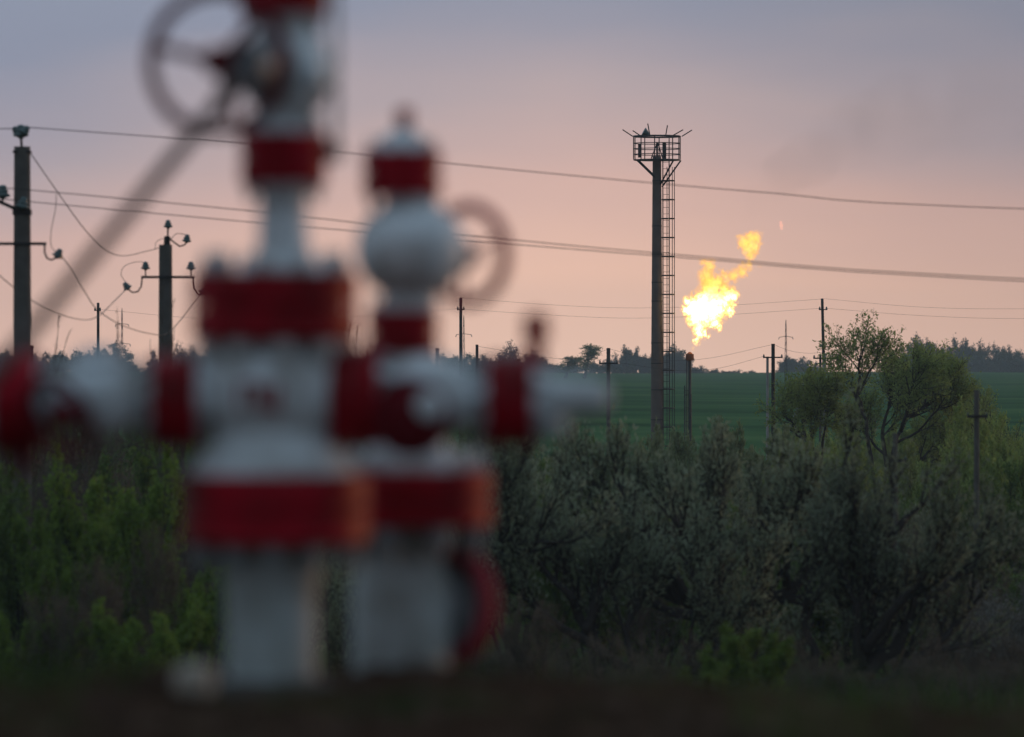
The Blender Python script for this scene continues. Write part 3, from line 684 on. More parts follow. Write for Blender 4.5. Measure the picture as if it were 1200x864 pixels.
B = Rig('wellhead', 476, 15.85, 'shorter red and white wellhead on the right with a red knob on top')
B.vert('base_ring', 472, [(70, 800), (70, 790), (62, 785)], 'concrete')
B.vert('valve_body', 470, [(56, 796), (58, 770), (58, 690), (52, 668), (46, 650), (46, 636), (60, 626), (64, 612)], 'casing')
B.vflange(486, 90, 552, 616, n=8, top='white', bot='grey', nr=15)
B.vert('spool', 478, [(52, 552), (50, 540), (46, 525), (44, 510), (44, 495), (44, 450), (46, 430), (40, 420), (38, 412)], 'white')
B.vflange(472, 42, 364, 416, n=8, nr=7, top='white', bot='white')
B.vert('ball_body', 481, [(34, 368), (30, 358), (32, 346), (48, 334), (60, 318), (65, 298), (63, 276), (54, 258), (38, 246), (31, 238), (31, 230), (36, 226)], 'white')
B.vflange(471, 46, 177, 230, n=8, nr=6, top='white', bot='white')
B.vert('cap', 472, [(38, 180), (36, 172), (28, 162), (14, 154), (9, 150)], 'white')
B.vert('knob', 474, [(6, 154), (9, 146), (11, 138), (10, 130), (5, 126)], 'red', n=18)
MB().lathe([(.055, 0), (.055, .13), (.065, .135), (.065, .16), (.03, .165), (.022, .26)], B.P(490, 298), (.62, .78, 0), 20).build('bonnet', M['white'], B.root, 35)
B.wheel(548, 297, .16, (.62, .78, 0), 56, 7.5, 'lit_red', 3, (505, 298, 0), 10, ph=.15, spoke=.45)
MB().lathe([(.08, 0), (.08, .12), (.1, .125), (.1, .14)], B.P(480, 708), (.75, .62, 0), 24).build('bonnet', M['grey'], B.root, 35)
c = B.P(530, 710, .08)
MB().lathe([(.118, -.012), (.118, .012), (.06, .016), (.055, .04), (.02, .045)], c, (-.72, -.7, .04), 28).build('wheel_plate', M['grey'], B.root, 35)
MB().torus(c, (-.72, -.7, .04), .142, .027).build('wheel_rim', M['lit_red'], B.root, 60)

# leaning rod
p0 = at(276, 98, 14.62); p1 = at(-372, 812, 14.62); p1.z = float(gz(p1.x, p1.y)) - .02
rod = MB().tube([p0, p0.lerp(p1, .5)+Vector((0, 0, -.004)), p1], .019, 12); rod.tube([p0.lerp(p1, -.006), p0.lerp(p1, .03)], .027, 10)
tag(rod.build('leaning_rod', M['rod'], None, 40), 'long brown pipe slanting from the top handwheel down to the left', 'pipe')

# ------------------------------------------------------------------ poles near left
def insulator_mesh():
    return [(.012, -.02), (.03, .0), (.062, .012), (.066, .03), (.04, .05), (.046, .062), (.05, .078), (.03, .095), (.036, .11), (.03, .13), (.012, .14)]
INS = MB().lathe(insulator_mesh(), (0, 0, 0), (0, 0, 1), 14).mesh('insulator'); INS.materials.append(M['glass']); INS.shade_smooth()
def insulator(parent, loc, scale=1.0, axis=None):
    o = link('insulator', INS, parent); o.location = loc; o.scale = (scale*1.45, scale*1.45, scale*1.12)
    if axis is not None: o.rotation_euler = Vector(axis).to_track_quat('Z', 'Y').to_euler()
    return o
def sqpole(parent, x0, z0, z1, w0, w1, mat='concrete', name='pole_shaft', rot=.5):
    g = MB(); pts = [(0, 0, z0), (x0*.5, 0, (z0+z1)/2), (x0, 0, z1)]
    g.tube(pts, [w0*.66, (w0+w1)*.33, w1*.66], 8, phase=rot)
    return g.build(name, M[mat], parent, 60)
def hook(parent, pts, r=.016):
    return MB().tube(pts, r, 8).build('hook', M['iron'], parent, 60)
def arc(p, q, sag, n=14):
    p = Vector(p); q = Vector(q)
    return [p.lerp(q, i/n) + Vector((0, 0, -sag*4*(i/n)*(1-i/n))) for i in range(n+1)]
dA = 95.0; kA = K*dA
xA = (26-600)*kA; zA = float(gz(xA, dA))
pA = empty('utility_pole', (xA, dA, zA)); tag(pA, 'tallest concrete power pole, at the left edge with two levels of cross arms', 'power pole', 'near power poles')
def LA(px, py, dy=0): v = at(px, py, dA); return Vector((v.x-xA, dy, v.z-zA))
sqpole(pA, 0, -.3, LA(0, 172).z, .29, .22)
MB().box(LA(26, 178), (.30, .24, .035)).build('top_band', M['iron'], pA)
MB().tube([LA(25.5, 174), LA(24.5, 158)], .022, 8).build('pin', M['iron'], pA)
insulator(pA, LA(24.5, 161), 1.35); insulator(pA, LA(21, 157, .12), .95, (-.7, 0, 1)); insulator(pA, LA(28, 157, -.12), .95, (.7, 0, 1))
MB().box((LA(12, 0).x, -.14, LA(0, 242).z), (.52, .05, .06), Matrix.Rotation(R(24), 3, 'Y')).build('bracket_arm', M['iron'], pA)
MB().box((LA(26, 0).x, 0, LA(0, 249).z), (.3, .3, .09)).build('clamp', M['iron'], pA)
MB().tube([LA(4, 238, -.14), LA(4, 228, -.14)], .018, 8).build('pin', M['iron'], pA)
insulator(pA, LA(4, 232, -.14), 1.35)
MB().tube([LA(28, 248, -.22), LA(28, 240, -.22)], .018, 8).build('pin', M['iron'], pA)
insulator(pA, LA(27, 245, -.2), 1.25, (.2, 0, 1))
MB().box((LA(20, 0).x, -.13, LA(0, 286).z), (70*kA, .06, .05)).build('cross_arm', M['iron'], pA)
hook(pA, [LA(53, 287, -.13), LA(53, 296, -.13), LA(56, 303, -.13), LA(61, 305, -.13), LA(67, 302, -.13)])
insulator(pA, LA(67, 302, -.13), 1.0, (.5, 0, 1)); 
hook(pA, [LA(-2, 287, -.13), LA(-2, 300, -.13), LA(-6, 305, -.13)])

dB = 114.0; kB = K*dB
xB = (194-600)*kB; zB = float(gz(xB, dB))
pB = empty('utility_pole', (xB, dB, zB)); tag(pB, 'shorter concrete power pole with one cross arm left of the left wellhead', 'power pole', 'near power poles')
def LB(px, py, dy=0): v = at(px, py, dB); return Vector((v.x-xB, dy, v.z-zB))
sqpole(pB, 0, -.3, LB(0, 287).z, .28, .21)
sqpole(pB, LB(196, 0).x, LB(0, 330).z, LB(0, 277).z, .12, .1, 'iron', 'top_post')
MB().tube([LB(196.5, 278), LB(197, 262)], .018, 8).build('pin', M['iron'], pB); insulator(pB, LB(197, 267), 1.0)
hook(pB, [LB(198, 279, -.1), LB(204, 284, -.1), LB(211, 289, -.1), LB(217, 287, -.1), LB(220, 282, -.1)]); insulator(pB, LB(219, 284, -.1), 1.0, (.1, 0, 1))
MB().box((LB(197, 0).x, -.13, LB(0, 325).z), (62*kB, .06, .05)).build('cross_arm', M['iron'], pB)
for q in (171, 224):
    MB().tube([LB(q, 325, -.13), LB(q, 312, -.13)], .014, 8).build('pin', M['iron'], pB); insulator(pB, LB(q, 316, -.13), 1.0)
hook(pB, [LB(167, 326, -.13), LB(166, 336, -.13), LB(162, 342, -.13), LB(156, 343, -.13), LB(150, 339, -.13)]); insulator(pB, LB(151, 339, -.13), 1.0, (-.6, 0, .9))
hook(pB, [LB(226, 326, -.13), LB(227, 338, -.13), LB(231, 345, -.13), LB(237, 346, -.13)]); insulator(pB, LB(236, 345, -.13), 1.0, (.6, 0, .9))

# power lines
def wire(pts, r, label, group=None, n=4):
    o = MB().tube(pts, r, n).build('power_line', M['wire'], None, 80)
    return tag(o, label, 'wire', group)
def px_path(pts, d0, d1=None, n=24):
    """smooth curve through photo points, the wire's distance running from d0 to d1"""
    d1 = d1 or d0; xs_ = [p[0] for p in pts]
    tt = np.linspace(0, 1, len(pts)); T = np.linspace(0, 1, n)
    fx = pchip(tt, [p[0] for p in pts])
    # natural smooth interpolation by Catmull-Rom
    P_ = [np.array(p, float) for p in pts]; P_ = [2*P_[0]-P_[1]] + P_ + [2*P_[-1]-P_[-2]]
    res = []
    for t_ in T:
        f = t_*(len(pts)-1); i = min(int(f), len(pts)-2); u = f-i; a, b_, c_, d_ = P_[i:i+4]
        q = .5*((2*b_)+(-a+c_)*u+(2*a-5*b_+4*c_-d_)*u*u+(-a+3*b_-3*c_+d_)*u**3)
        res.append(at(q[0], q[1], d0+(d1-d0)*t_))
    return res
RW = .010
wire(px_path([(28, 149), (330, 172), (620, 201), (900, 226), (1200, 245), (2600, 288)], 95), RW, 'top power line running right from the tallest pole')
wire(px_path([(-500, 128), (-200, 150), (22, 151)], 95), RW, 'top power line leaving the tallest pole to the left')
wire(px_path([(0, 221), (37, 223), (300, 248), (560, 277), (800, 299), (1200, 327), (2600, 385)], 94), RW, 'upper of the paired power lines below the top line')
wire(px_path([(0, 233), (40, 237), (300, 261), (560, 283), (800, 302), (1200, 330), (2600, 392)], 97), RW, 'lower of the paired power lines below the top line')
wire(px_path([(36, 180), (68, 226), (100, 270), (125, 294), (145, 300), (170, 295), (189, 290)], 95, 114), .0085, 'slack wire drooping from the tallest pole to the shorter pole')
wire(px_path([(66, 227), (65, 245), (60, 270), (60, 288), (66, 296)], 95), .0075, 'short jumper wire hanging beside the tallest pole')
wire(px_path([(72, 300), (85, 318), (100, 343), (113, 362), (140, 380), (175, 391), (200, 388), (236, 342)], 95, 114), .0085, 'slack wire passing under the cross arm of the shorter pole')
wire(px_path([(-20, 306), (20, 340), (55, 362), (90, 374), (113, 372), (135, 352), (149, 338)], 93, 114), .0085, 'slack wire rising to the left insulator of the shorter pole')
wire(px_path([(149, 333), (142, 322), (146, 312), (160, 307), (171, 308)], 114), .0075, 'jumper wire looping at the left end of the lower cross arm')
wire(px_path([(182, 292), (183, 284), (190, 280), (199, 281), (207, 274), (217, 275)], 114), .0075, 'jumper wire looping round the top of the shorter pole')

# ------------------------------------------------------------------ far poles
def far_pole(px, top, d, w, arms, label, mat='iron', lean=0.0, name='utility_pole', brace=None, twin=None, group='far power poles', cat='power pole', ins=True):
    k = K*d; x = (px-600)*k; zb = float(gz(x, d)); e = empty(name, (x, d, zb)); tag(e, label, cat, group)
    zt = CAMZ+(432-top)*k-zb
    sqpole(e, lean*k, -.3, zt, w*1.25, w, mat)
    for (y, x0, x1) in arms:
        z = CAMZ+(432-y)*k-zb
        MB().box((((x0+x1)/2-px)*k, -w*.7, z), ((x1-x0)*k, .07, max(.06, 1.1*k))).build('cross_arm', M['iron'], e)
        if ins:
            for xe in (x0+1, x1-1):
                q = link('insulator', INS, e); q.location = ((xe-px)*k, -w*.7, z+.03); q.scale = (.62*k/.03,)*3
    if brace:
        (bx0, by0, bx1, by1, bm) = brace
        MB().tube([((bx0-px)*k, .1, CAMZ+(432-by0)*k-zb), ((bx1-px)*k, .3, CAMZ+(432-by1)*k-zb)], w*.5, 8).build('brace', M[bm], e)
    if twin:
        tx, ty, tm = twin
        MB().tube([((tx-px)*k, .1, -.3), ((tx-px)*k, .1, CAMZ+(432-ty)*k-zb)], [w*.6, w*.45], 8).build('second_shaft', M[tm], e)
    return e
far_pole(713, 408, 230, .12, [(426, 702, 724)], 'dark single pole with one cross arm left of the concrete mast', 'concrete')
far_pole(906, 403, 255, .125, [(419, 894, 917)], 'twin shaft pole, one shaft pale, right of the flare stack', 'iron', twin=(899.5, 418, 'pale'))
far_pole(968, 350, 340, .13, [(363, 959.5, 969.5), (406.5, 961, 974)], 'tall slightly leaning pole left of the slender willow', 'iron', lean=-4.5)
far_pole(966, 414, 255, .12, [(420, 953, 977)], 'braced pale pole at the foot of the tall leaning pole', 'pale', brace=(957, 425, 922, 512, 'pale'), twin=(961.5, 416, 'concrete'))
far_pole(1144.5, 457, 118, .085, [(488, 1133, 1157)], 'pole with one cross arm standing in the green thicket at right', 'concrete')
far_pole(1049, 508, 106, .075, [(540, 1038, 1062)], 'low dark pole half hidden below the broad willow', 'concrete')
far_pole(540, 349, 340, .14, [(363, 535.5, 544.5)], 'tall pole standing behind the right wellhead', 'iron')
far_pole(559, 404, 250, .1, [(421, 558, 562)], 'short pole right of the tall pole behind the right wellhead', 'iron', ins=False)
far_pole(512.5, 408, 250, .12, [(410, 510, 515)], 'short pole left of the tall pole behind the right wellhead', 'iron', ins=False)
far_pole(115, 355, 340, .13, [(364, 110.5, 118.5)], 'thin tall pole between the two concrete poles', 'iron')
far_pole(37, 405, 250, .13, [(407, 35, 40)], 'short pole top beside the foot of the tallest pole', 'iron', ins=False)
far_pole(1107, 416, 1000, .3, [(418, 1105, 1109)], 'pale post in front of the hilltop trees', 'pale', ins=False)
def pylon(px, top, d, arms, label):
    k = K*d; x = (px-600)*k; zb = float(gz(x, d)); e = empty('lattice_pylon', (x, d, zb)); tag(e, label, 'pylon', 'lattice pylons')
    zt = CAMZ+(432-top)*k-zb; w0, w1 = 1.5*k, .45*k
    for sx in (-1, 1):
        for sy in (-1, 1):
            MB().tube([(sx*w0, sy*w0, -.2), (sx*w1, sy*w1, zt*.9), (0, 0, zt)], .16*k+.02, 5).build('leg', M['iron'], e)
    g = MB(); nz_ = 9
    for i in range(nz_):
        z0, z1 = zt*.9*i/nz_, zt*.9*(i+1)/nz_; a0 = w0+(w1-w0)*i/nz_; a1 = w0+(w1-w0)*(i+1)/nz_
        for sy in (-1, 1):
            sgn = 1 if i % 2 else -1
            g.tube([(sgn*a0, sy*a0, z0), (-sgn*a1, sy*a1, z1)], .1*k+.01, 4); g.tube([(sy*a0, sgn*a0, z0), (sy*a1, -sgn*a1, z1)], .1*k+.01, 4)
    g.build('lattice', M['iron'], e)
    for (y, x0, x1) in arms:
        z = CAMZ+(432-y)*k-zb
        MB().tube([((x0-px)*k, 0, z-.3*k), (0, 0, z+.8*k), ((x1-px)*k, 0, z-.3*k)], .3*k, 5).build('cross_arm', M['iron'], e)
        for xe in (x0, x1):
            MB().tube([((xe-px)*k, 0, z), ((xe-px)*k-1.0*k*(1 if xe > px else -1)*-1, 0, z-3*k)], .45*k, 5).build('insulator_string', M['glass'], e)
pylon(921, 375, 700, [(395, 913.5, 928.5)], 'thin lattice pylon on the crest right of the flare')
pylon(543.5, 370, 700, [(392, 535, 552)], 'lattice pylon right behind the tall pole in the middle')
pylon(143, 361, 700, [(380, 136, 150), (403, 134, 152)], 'lattice pylon on the left between the two concrete poles')
rw = .0075
wire(px_path([(536, 362), (640, 369), (740, 373), (850, 369), (960, 361.5)], 340), rw, 'thin far wire between the two tall poles, lower left strand', n=3)
wire(px_path([(540, 349), (640, 357), (740, 361), (850, 358), (964, 350.5)], 340), rw, 'thin far wire joining the tips of the two tall poles', n=3)
wire(px_path([(969, 361.5), (1080, 370), (1200, 373.5), (1400, 370)], 340), rw, 'lower thin far wire right of the leaning pole', n=3)
wire(px_path([(964, 350), (1080, 360), (1200, 362), (1400, 358)], 340), rw, 'upper thin far wire right of the leaning pole', n=3)
wire(px_path([(535, 362), (400, 372), (250, 374), (119, 363)], 340), rw, 'thin far wire left of the tall middle pole', n=3)
wire(px_path([(714, 409), (680, 420), (640, 419), (560, 406)], 240), rw*.8, 'thin far wire left of the cross-arm pole', n=3)
wire(px_path([(714, 409), (770, 422), (830, 420), (905, 404)], 242), rw*.8, 'thin far wire between the cross-arm pole and the twin pole', n=3)
wire(px_path([(724, 425), (790, 434), (840, 432), (894, 418)], 242), rw*.8, 'lowest thin far wire between the cross-arm pole and the twin pole', n=3)
wire(px_path([(907, 404), (925, 411), (945, 414), (965, 413)], 255), rw*.8, 'short thin wire between the twin pole and the braced pole', n=3)

# thin pipe lying in the bushes
pp = MB().tube([at(935, 622, 97), at(985, 621, 97), at(1040, 620.5, 97)], .018, 10); pp.tube([at(1038, 620.5, 97), at(1044, 620.5, 97)], .03, 10)
tag(pp.build('thin_pipe', M['pinkpipe'], None, 50), 'thin rusty pink pipe running level through the bushes', 'pipe')

# ------------------------------------------------------------------ concrete mast with platform
dT = 300.0; kT = K*dT; xT = (769.8-600)*kT; zT = float(gz(xT, dT))
T = empty('concrete_mast', (xT, dT, zT)); tag(T, 'tall concrete mast with a caged ladder and railed platform on top', 'tower')
def LT(px, py, dy=0): return Vector(((px-600)*kT-xT, dy, CAMZ+(432-py)*kT-zT))
MB().lathe([(.33, -.4), (.315, LT(0, 460).z), (.225, LT(0, 183).z)], (0, 0, 0), (0, 0, 1), 24).build('mast_shaft', M['tconcrete'], T, 40)
for py in (212, 265, 298, 331, 353, 402, 426, 457, 492):
    z = LT(0, py).z; r = .225+(.315-.225)*(LT(0, 183).z-z)/(LT(0, 183).z-LT(0, 460).z)
    MB().lathe([(r+.004, z-.025), (r+.02, z-.02), (r+.02, z+.02), (r+.004, z+.025)], (0, 0, 0), (0, 0, 1), 20).build('band', M['iron'], T, 40)
zf = LT(0, 187).z; zr = LT(0, 160).z; RP = 1.26; ns = 10
def ring(z, r, th, name, nn=ns, ph=.31):
    pts = [Vector((math.cos(2*math.pi*(i+ph)/nn)*r, math.sin(2*math.pi*(i+ph)/nn)*r, z)) for i in range(nn)]
    g = MB()
    for i in range(nn): g.tube([pts[i], pts[(i+1) % nn]], th, 6)
    g.build(name, M['iron'], T); return pts
MB().lathe([(RP, zf-.06), (RP, zf), (.3, zf), (.3, zf-.06)], (0, 0, 0), (0, 0, 1), ns).build('platform_floor', M['iron'], T)
cx0 = Vector((.1, 0, 0))
for i, f in enumerate((1.0, .70, .46, .22)): pts = ring(zf+(zr-zf)*f, RP, .045 if i == 0 else .022, 'rail')
for p in pts: MB().box((p.x, p.y, (zf+zr)/2), (.055, .055, zr-zf)).build('rail_post', M['iron'], T)
for (x0, y0, x1, y1, dy) in ((741.5, 160, 729.5, 152, 0), (750, 160, 741, 154, -.9), (761, 160, 758.5, 146, -1.1), (779.5, 160, 781.5, 148, -1.1), (788.5, 159.5, 800, 153, -.9), (799, 160, 811, 152.5, 0)):
    MB().tube([LT(x0, y0, dy), LT(x1, y1, dy)], .03, 6).build('rod', M['iron'], T)
for (x0, x1, y1, dy) in ((746, 768, 209, -.5), (749, 768, 207, .5), (789, 774, 216, -.5), (798, 776, 219, .3)):
    MB().tube([LT(x0, 188, dy), LT(x1, y1, dy*.3)], .045, 6).build('strut', M['iron'], T)
for (x0, x1, dy) in ((763, 770, -.3), (777, 771, .3)):
    MB().tube([LT(x0, 186, dy), LT(x1, 168, 0)], .03, 6).build('inner_frame', M['iron'], T)
MB().box(LT(770, 176), (.1, .1, .8)).build('inner_post', M['iron'], T)
MB().box(LT(749.5, 177), (.16, .2, .7)).build('control_box', M['iron'], T)
MB().box(LT(778.5, 177), (.2, .2, .85)).build('control_box', M['iron'], T)
fl = MB(); c0 = LT(757, 156, -.6); fl.lathe([(.05, 0), (.09, .08), (.2, .3), (.22, .34)], c0+Vector((.16, 0, -.1)), (-.8, -.1, .45), 14)
fl.build('floodlight', M['lamp'], T, 40)
# ladder with cage, right of the shaft
zl0 = -.2; zl1 = zf
for dx in (.33, .66):
    MB().tube([(dx, -.15, zl0), (dx-.02, -.15, zl1)], .03, 6).build('ladder_stile', M['iron'], T)
z = 0.3
rung = MB().tube([(.33, -.15, 0), (.65, -.15, 0)], .012, 5).mesh('ladder_rung'); rung.materials.append(M['iron'])
while z < zl1:
    o = link('ladder_rung', rung, T); o.location.z = z; z += .34
for dx, dy in ((.92, -.15), (.80, -.42), (.52, -.5)):
    MB().tube([(dx, dy, LT(0, 520).z), (dx, dy, LT(0, 196).z)], .021, 5).build('cage_bar', M['iron'], T)
hp = MB().tube([(.30, -.15, 0), (.34, -.38, 0), (.52, -.5, 0), (.80, -.42, 0), (.92, -.15, 0), (.9, .05, 0), (.25, .02, 0)], .036, 6).mesh('cage_hoop'); hp.materials.append(M['iron'])
for py in np.arange(212, 530, 22.2):
    o = link('cage_hoop', hp, T); o.location.z = LT(0, py).z

# ------------------------------------------------------------------ flare stack
xF = (808.3-600)*kT; yF = dT; zF = float(gz(xF, dT))
S = empty('flare_stack', (xF, yF, zF)); tag(S, 'thin gas flare stack with a rusty drum tip beside the concrete mast', 'flare stack')
def LF(px, py, dy=0): return Vector(((px-600)*kT-xF, dy, CAMZ+(432-py)*kT-zF))
MB().tube([(0, 0, -.2), LF(808.3, 422)], .08, 12).build('riser_pipe', M['steel'], S, 40)
t_ = LF(808.3, 0); zt0 = LF(0, 422.5).z; zt1 = LF(0, 415).z
MB().lathe([(.07, zt0-.02), (.2, zt0), (.215, zt0+.02), (.215, zt1), (.18, zt1), (.17, zt1-.1), (.05, zt1-.12)], (0, 0, 0), (0, 0, 1), 24).build('burner_drum', M['rust'], S, 40)
MB().lathe([(.16, zt1-.05), (.13, zt1+.04), (.06, zt1+.1), (.02, zt1+.11)], (0, 0, 0), (0, 0, 1), 18).build('burner_cone', M['rust'], S, 40)
MB().tube([LF(805, 520, .05), LF(805, 424, .05), LF(806.5, 418, .1)], .03, 8).build('pilot_pipe', M['steel'], S, 40)
for (x, y) in ((802.3, 452), (809.7, 462)):
    MB().tube([LF(x, 530, -.1), LF(x, y, -.1)], .036, 8).build('support_pipe', M['steel'], S, 40)
MB().box(LF(806, 463, -.05), (.36, .12, .05)).build('cross_bar', M['steel'], S)
MB().box(LF(805, 458, -.05), (.26, .1, .04)).build('cross_bar', M['steel'], S)
for py in (478, 494, 508): MB().box(LF(806, py, -.05), (.34, .06, .03)).build('cross_bar', M['steel'], S)

# ------------------------------------------------------------------ flame: glowing gas volume
LOB = [(812.5, 409.5, 2.6, 0), (814, 405, 3.8, 0), (816, 399, 6, 0), (819, 392, 8, .05), (820, 384, 9.5, 0), (815, 374, 12, -.1), (826, 372, 14, .15), (812, 364, 12, 0),
       (822, 358, 18, .1), (836, 362, 18, -.1), (832, 351, 15, .1), (845, 354, 15, .1), (854, 346, 11, 0), (849, 338, 8, -.1), (838, 378, 9, .1),
       (831, 336, 13, 0), (829, 324, 11, .1), (831, 312, 8.5, -.05), (841, 332, 10, 0), (850, 325, 8, .1), (860, 323, 8.5, 0), (869, 319, 8.5, .05), (877, 312, 6.5, 0),
       (880, 303, 6, 0), (878, 296, 8, .05), (884, 291, 8, 0), (874, 288, 9, .05), (880, 281, 10, 0), (886, 277, 7, -.05), (870, 281, 6.5, .05), (890, 285, 5, 0), (867, 287, 4, 0), (892, 274, 3.5, 0), (864, 278, 3, 0),
       (890, 312, 3, 0), (803, 362, 6, 0), (806, 352, 6, .05), (863, 348, 6, 0), (860, 339, 5, .05), (824, 307, 5, 0), (836, 306, 4, 0), (846, 318, 5, 0), (869, 311, 5, 0), (843, 385, 5, 0), (828, 393, 5, .05), (808, 380, 5, 0), (855, 365, 7, 0), (862, 358, 5, 0)]
def lobes_mesh(lob, org, grow, vox):
    bm = bmesh.new()
    for px, py, r, dy in lob:
        v = at(px, py, dT); c = Vector((v.x-org.x, dy*6, v.z-org.z))
        bmesh.ops.create_icosphere(bm, subdivisions=3, radius=r*kT*grow, matrix=Matrix.Translation(c))
    me = bpy.data.meshes.new('lobes'); bm.to_mesh(me); bm.free()
    o = bpy.data.objects.new('tmp', me); COL.objects.link(o)
    md = o.modifiers.new('r', 'REMESH'); md.mode = 'VOXEL'; md.voxel_size = vox
    dg = bpy.context.evaluated_depsgraph_get(); dg.update()
    me2 = bpy.data.meshes.new_from_object(o.evaluated_get(dg)); bpy.data.objects.remove(o); me2.shade_smooth()
    return me2
def flame_mat(name, lob, org, strength):
    m = bpy.data.materials.new(name); m.use_nodes = True; nt = m.node_tree; n = nt.nodes; l = nt.links; n.clear()
    o = n.new('ShaderNodeOutputMaterial'); tcn = n.new('ShaderNodeTexCoord')
    def mt(op, *a, clamp=False):
        q = n.new('ShaderNodeMath'); q.operation = op; q.use_clamp = clamp
        for i, v in enumerate(a):
            if isinstance(v, (int, float)): q.inputs[i].default_value = v
            else: l.new(v, q.inputs[i])
        return q.outputs[0]
    def noise(sc, det, dist=0.0, vs=(1, 1, 1)):
        mp_ = n.new('ShaderNodeMapping'); mp_.inputs['Scale'].default_value = vs; l.new(tcn.outputs['Object'], mp_.inputs[0])
        q = n.new('ShaderNodeTexNoise'); q.inputs['Scale'].default_value = sc; q.inputs['Detail'].default_value = det; q.inputs['Roughness'].default_value = .62; q.inputs['Distortion'].default_value = dist
        l.new(mp_.outputs[0], q.inputs[0]); return q
    # warp the position a little, then sum soft lobes
    wn = noise(2.4, 3); sb = n.new('ShaderNodeVectorMath'); sb.operation = 'SUBTRACT'; l.new(wn.outputs['Color'], sb.inputs[0]); sb.inputs[1].default_value = (.5, .5, .5)
    ss = n.new('ShaderNodeVectorMath'); ss.operation = 'SCALE'; ss.inputs['Scale'].default_value = .75; l.new(sb.outputs[0], ss.inputs[0])
    pw = n.new('ShaderNodeVectorMath'); pw.operation = 'ADD'; l.new(tcn.outputs['Object'], pw.inputs[0]); l.new(ss.outputs[0], pw.inputs[1])
    tot = None
    for px, py, r, dy in lob:
        v = at(px, py, dT); d = n.new('ShaderNodeVectorMath'); d.operation = 'DISTANCE'; l.new(pw.outputs[0], d.inputs[0])
        d.inputs[1].default_value = (v.x-org.x, dy*6, v.z-org.z)
        q = mt('DIVIDE', d.outputs['Value'], r*kT*1.10); q = mt('SUBTRACT', 1.0, q, clamp=True)
        q = mt('MULTIPLY', q, min(1.0, .35+r/16))
        tot = q if tot is None else mt('ADD', tot, q)
    nz1 = noise(6.0, 8, 1.0, (1.15, 1, .8))
    f = mt('ADD', tot, mt('MULTIPLY', mt('SUBTRACT', nz1.outputs['Fac'], .54), 2.5))
    mr = n.new('ShaderNodeMapRange'); mr.interpolation_type = 'SMOOTHSTEP'; l.new(f, mr.inputs[0])
    mr.inputs['From Min'].default_value = .05; mr.inputs['From Max'].default_value = .32
    core = n.new('ShaderNodeMapRange'); core.interpolation_type = 'SMOOTHSTEP'; l.new(f, core.inputs[0]); core.inputs['From Min'].default_value = .22; core.inputs['From Max'].default_value = .75
    sx = n.new('ShaderNodeSeparateXYZ'); l.new(tcn.outputs['Object'], sx.inputs[0])
    low = n.new('ShaderNodeMapRange'); l.new(sx.outputs[2], low.inputs[0])      # hotter near the burner, cooler in the torn-off top
    low.inputs['From Min'].default_value = 2.4; low.inputs['From Max'].default_value = 3.3; low.inputs['To Min'].default_value = 1.0; low.inputs['To Max'].default_value = .0
    cc = n.new('ShaderNodeMix'); cc.data_type = 'RGBA'; l.new(core.outputs[0], cc.inputs[0])
    cc.inputs[6].default_value = (1, .46, .07, 1); cc.inputs[7].default_value = (1, .68, .12, 1)
    hot = mt('MULTIPLY', core.outputs[0], low.outputs[0])
    c2 = n.new('ShaderNodeMix'); c2.data_type = 'RGBA'; l.new(hot, c2.inputs[0]); l.new(cc.outputs[2], c2.inputs[6]); c2.inputs[7].default_value = (1, .74, .34, 1)
    soot = mt('MULTIPLY', mr.outputs[0], 2.2)                        # glowing soot both shines and hides what is behind it
    st = mt('MULTIPLY', soot, mt('ADD', mt('ADD', 1.35, mt('MULTIPLY', core.outputs[0], .6)), mt('MULTIPLY', hot, strength*4)))
    em = n.new('ShaderNodeEmission'); l.new(c2.outputs[2], em.inputs[0]); l.new(st, em.inputs[1])
    ab = n.new('ShaderNodeVolumeAbsorption'); ab.inputs[0].default_value = (0, 0, 0, 1); l.new(soot, ab.inputs['Density'])
    ads = n.new('ShaderNodeAddShader'); l.new(em.outputs[0], ads.inputs[0]); l.new(ab.outputs[0], ads.inputs[1])
    l.new(ads.outputs[0], o.inputs['Volume'])
    m.cycles.volume_sampling = 'EQUIANGULAR' if False else 'MULTIPLE_IMPORTANCE'
    return m
fo = at(815, 408, dT)
fl_o = link('gas_flame', lobes_mesh(LOB, fo, 1.22, .09), None, flame_mat('burning_gas', LOB, fo, 3.0)); fl_o.location = fo
fl_o.data.materials[0].cycles.volume_step_rate = .08
tag(fl_o, 'bright yellow white gas flame blowing right above the flare stack', 'flame')
SPK = [(915, 261, 2.2, 0), (915.6, 264.5, 2.6, 0), (916, 268, 2.0, 0)]
so = at(915.5, 264, dT)
m2 = bpy.data.materials.new('spark_gas'); m2.use_nodes = True; q = m2.node_tree.nodes; q.clear()
o_ = q.new('ShaderNodeOutputMaterial'); e_ = q.new('ShaderNodeEmission'); e_.inputs[0].default_value = (1, .28, .12, 1); e_.inputs[1].default_value = 1.6; m2.node_tree.links.new(e_.outputs[0], o_.inputs['Volume'])
sp_o = link('flame_wisp', lobes_mesh(SPK, so, 1.0, .03), None, m2); sp_o.location = so
tag(sp_o, 'tiny torn-off orange wisp of flame above and right of the main flame', 'flame')

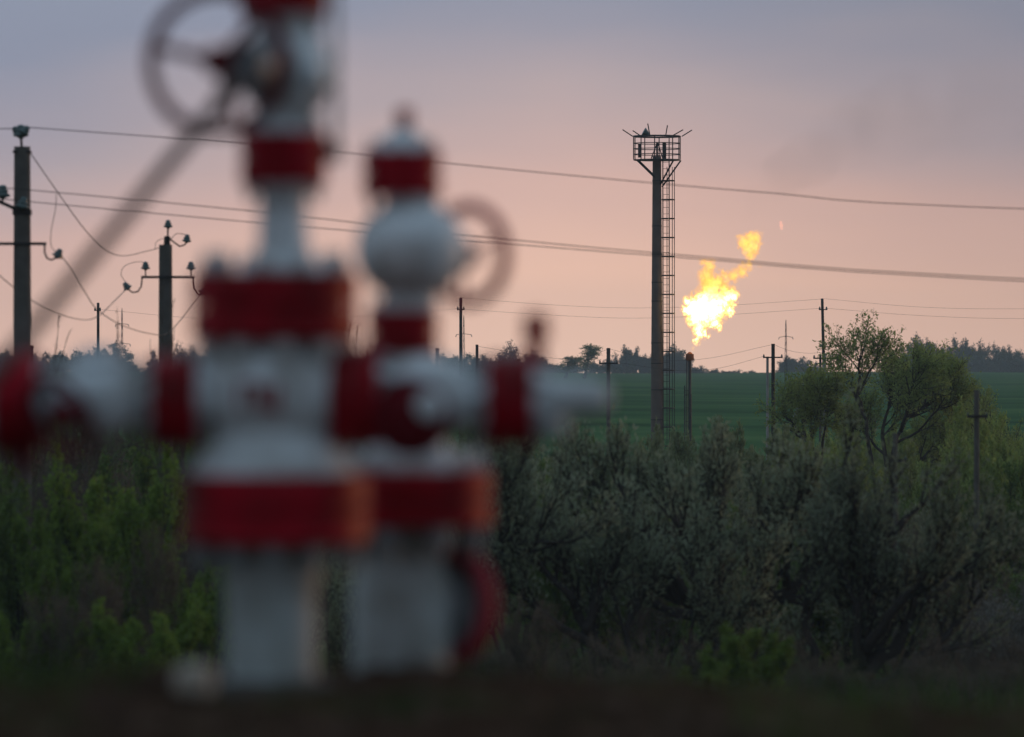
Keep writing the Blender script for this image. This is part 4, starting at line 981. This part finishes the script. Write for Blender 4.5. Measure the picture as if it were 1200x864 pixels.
# smoke drifting off the flame
SMK = [(890, 236, 16, 0), (900, 214, 24, 0), (925, 200, 26, .3), (950, 185, 30, 0), (985, 165, 36, -.4), (1020, 150, 40, .3), (1060, 138, 46, 0), (1110, 128, 50, .4), (1165, 122, 54, 0), (1220, 115, 56, 0)]
mo = at(1000, 160, dT)
sm = lobes_mesh(SMK, mo, 1.25, .35)
m3 = bpy.data.materials.new('thin_smoke'); m3.use_nodes = True; nt = m3.node_tree; n = nt.nodes; l = nt.links; n.clear()
o_ = n.new('ShaderNodeOutputMaterial'); pv = n.new('ShaderNodeVolumePrincipled'); pv.inputs['Color'].default_value = (.25, .22, .22, 1)
tcn = n.new('ShaderNodeTexCoord'); nn = n.new('ShaderNodeTexNoise'); nn.inputs['Scale'].default_value = .3; nn.inputs['Detail'].default_value = 4; l.new(tcn.outputs['Object'], nn.inputs[0])
mr = n.new('ShaderNodeMapRange'); l.new(nn.outputs[0], mr.inputs[0]); mr.inputs['From Min'].default_value = .38; mr.inputs['From Max'].default_value = .75; mr.inputs['To Max'].default_value = .05
sxx = n.new('ShaderNodeSeparateXYZ'); l.new(tcn.outputs['Object'], sxx.inputs[0])
fd = n.new('ShaderNodeMapRange'); l.new(sxx.outputs[0], fd.inputs[0]); fd.inputs['From Min'].default_value = -5; fd.inputs['From Max'].default_value = 8; fd.inputs['To Min'].default_value = 1.0; fd.inputs['To Max'].default_value = .22
mm = n.new('ShaderNodeMath'); mm.operation = 'MULTIPLY'; l.new(mr.outputs[0], mm.inputs[0]); l.new(fd.outputs[0], mm.inputs[1])
l.new(mm.outputs[0], pv.inputs['Density']); l.new(pv.outputs[0], o_.inputs['Volume'])
m3.cycles.volume_step_rate = .35
sk = link('smoke', sm, None, m3); sk.location = mo; tag(sk, 'thin grey smoke drifting right from the gas flame', 'smoke', kind='stuff')

# ------------------------------------------------------------------ haze
m4 = bpy.data.materials.new('evening_haze'); m4.use_nodes = True; nt = m4.node_tree; n = nt.nodes; n.clear()
o_ = n.new('ShaderNodeOutputMaterial'); pv = n.new('ShaderNodeVolumePrincipled'); pv.inputs['Color'].default_value = (.78, .9, 1.0, 1)
pv.inputs['Density'].default_value = .00022; pv.inputs['Anisotropy'].default_value = .25
nt.links.new(pv.outputs[0], o_.inputs['Volume'])
hz = MB().box((0, 780, 6), (1830, 1990, 36)).build('haze', m4); tag(hz, 'faint evening haze', 'haze', kind='stuff')
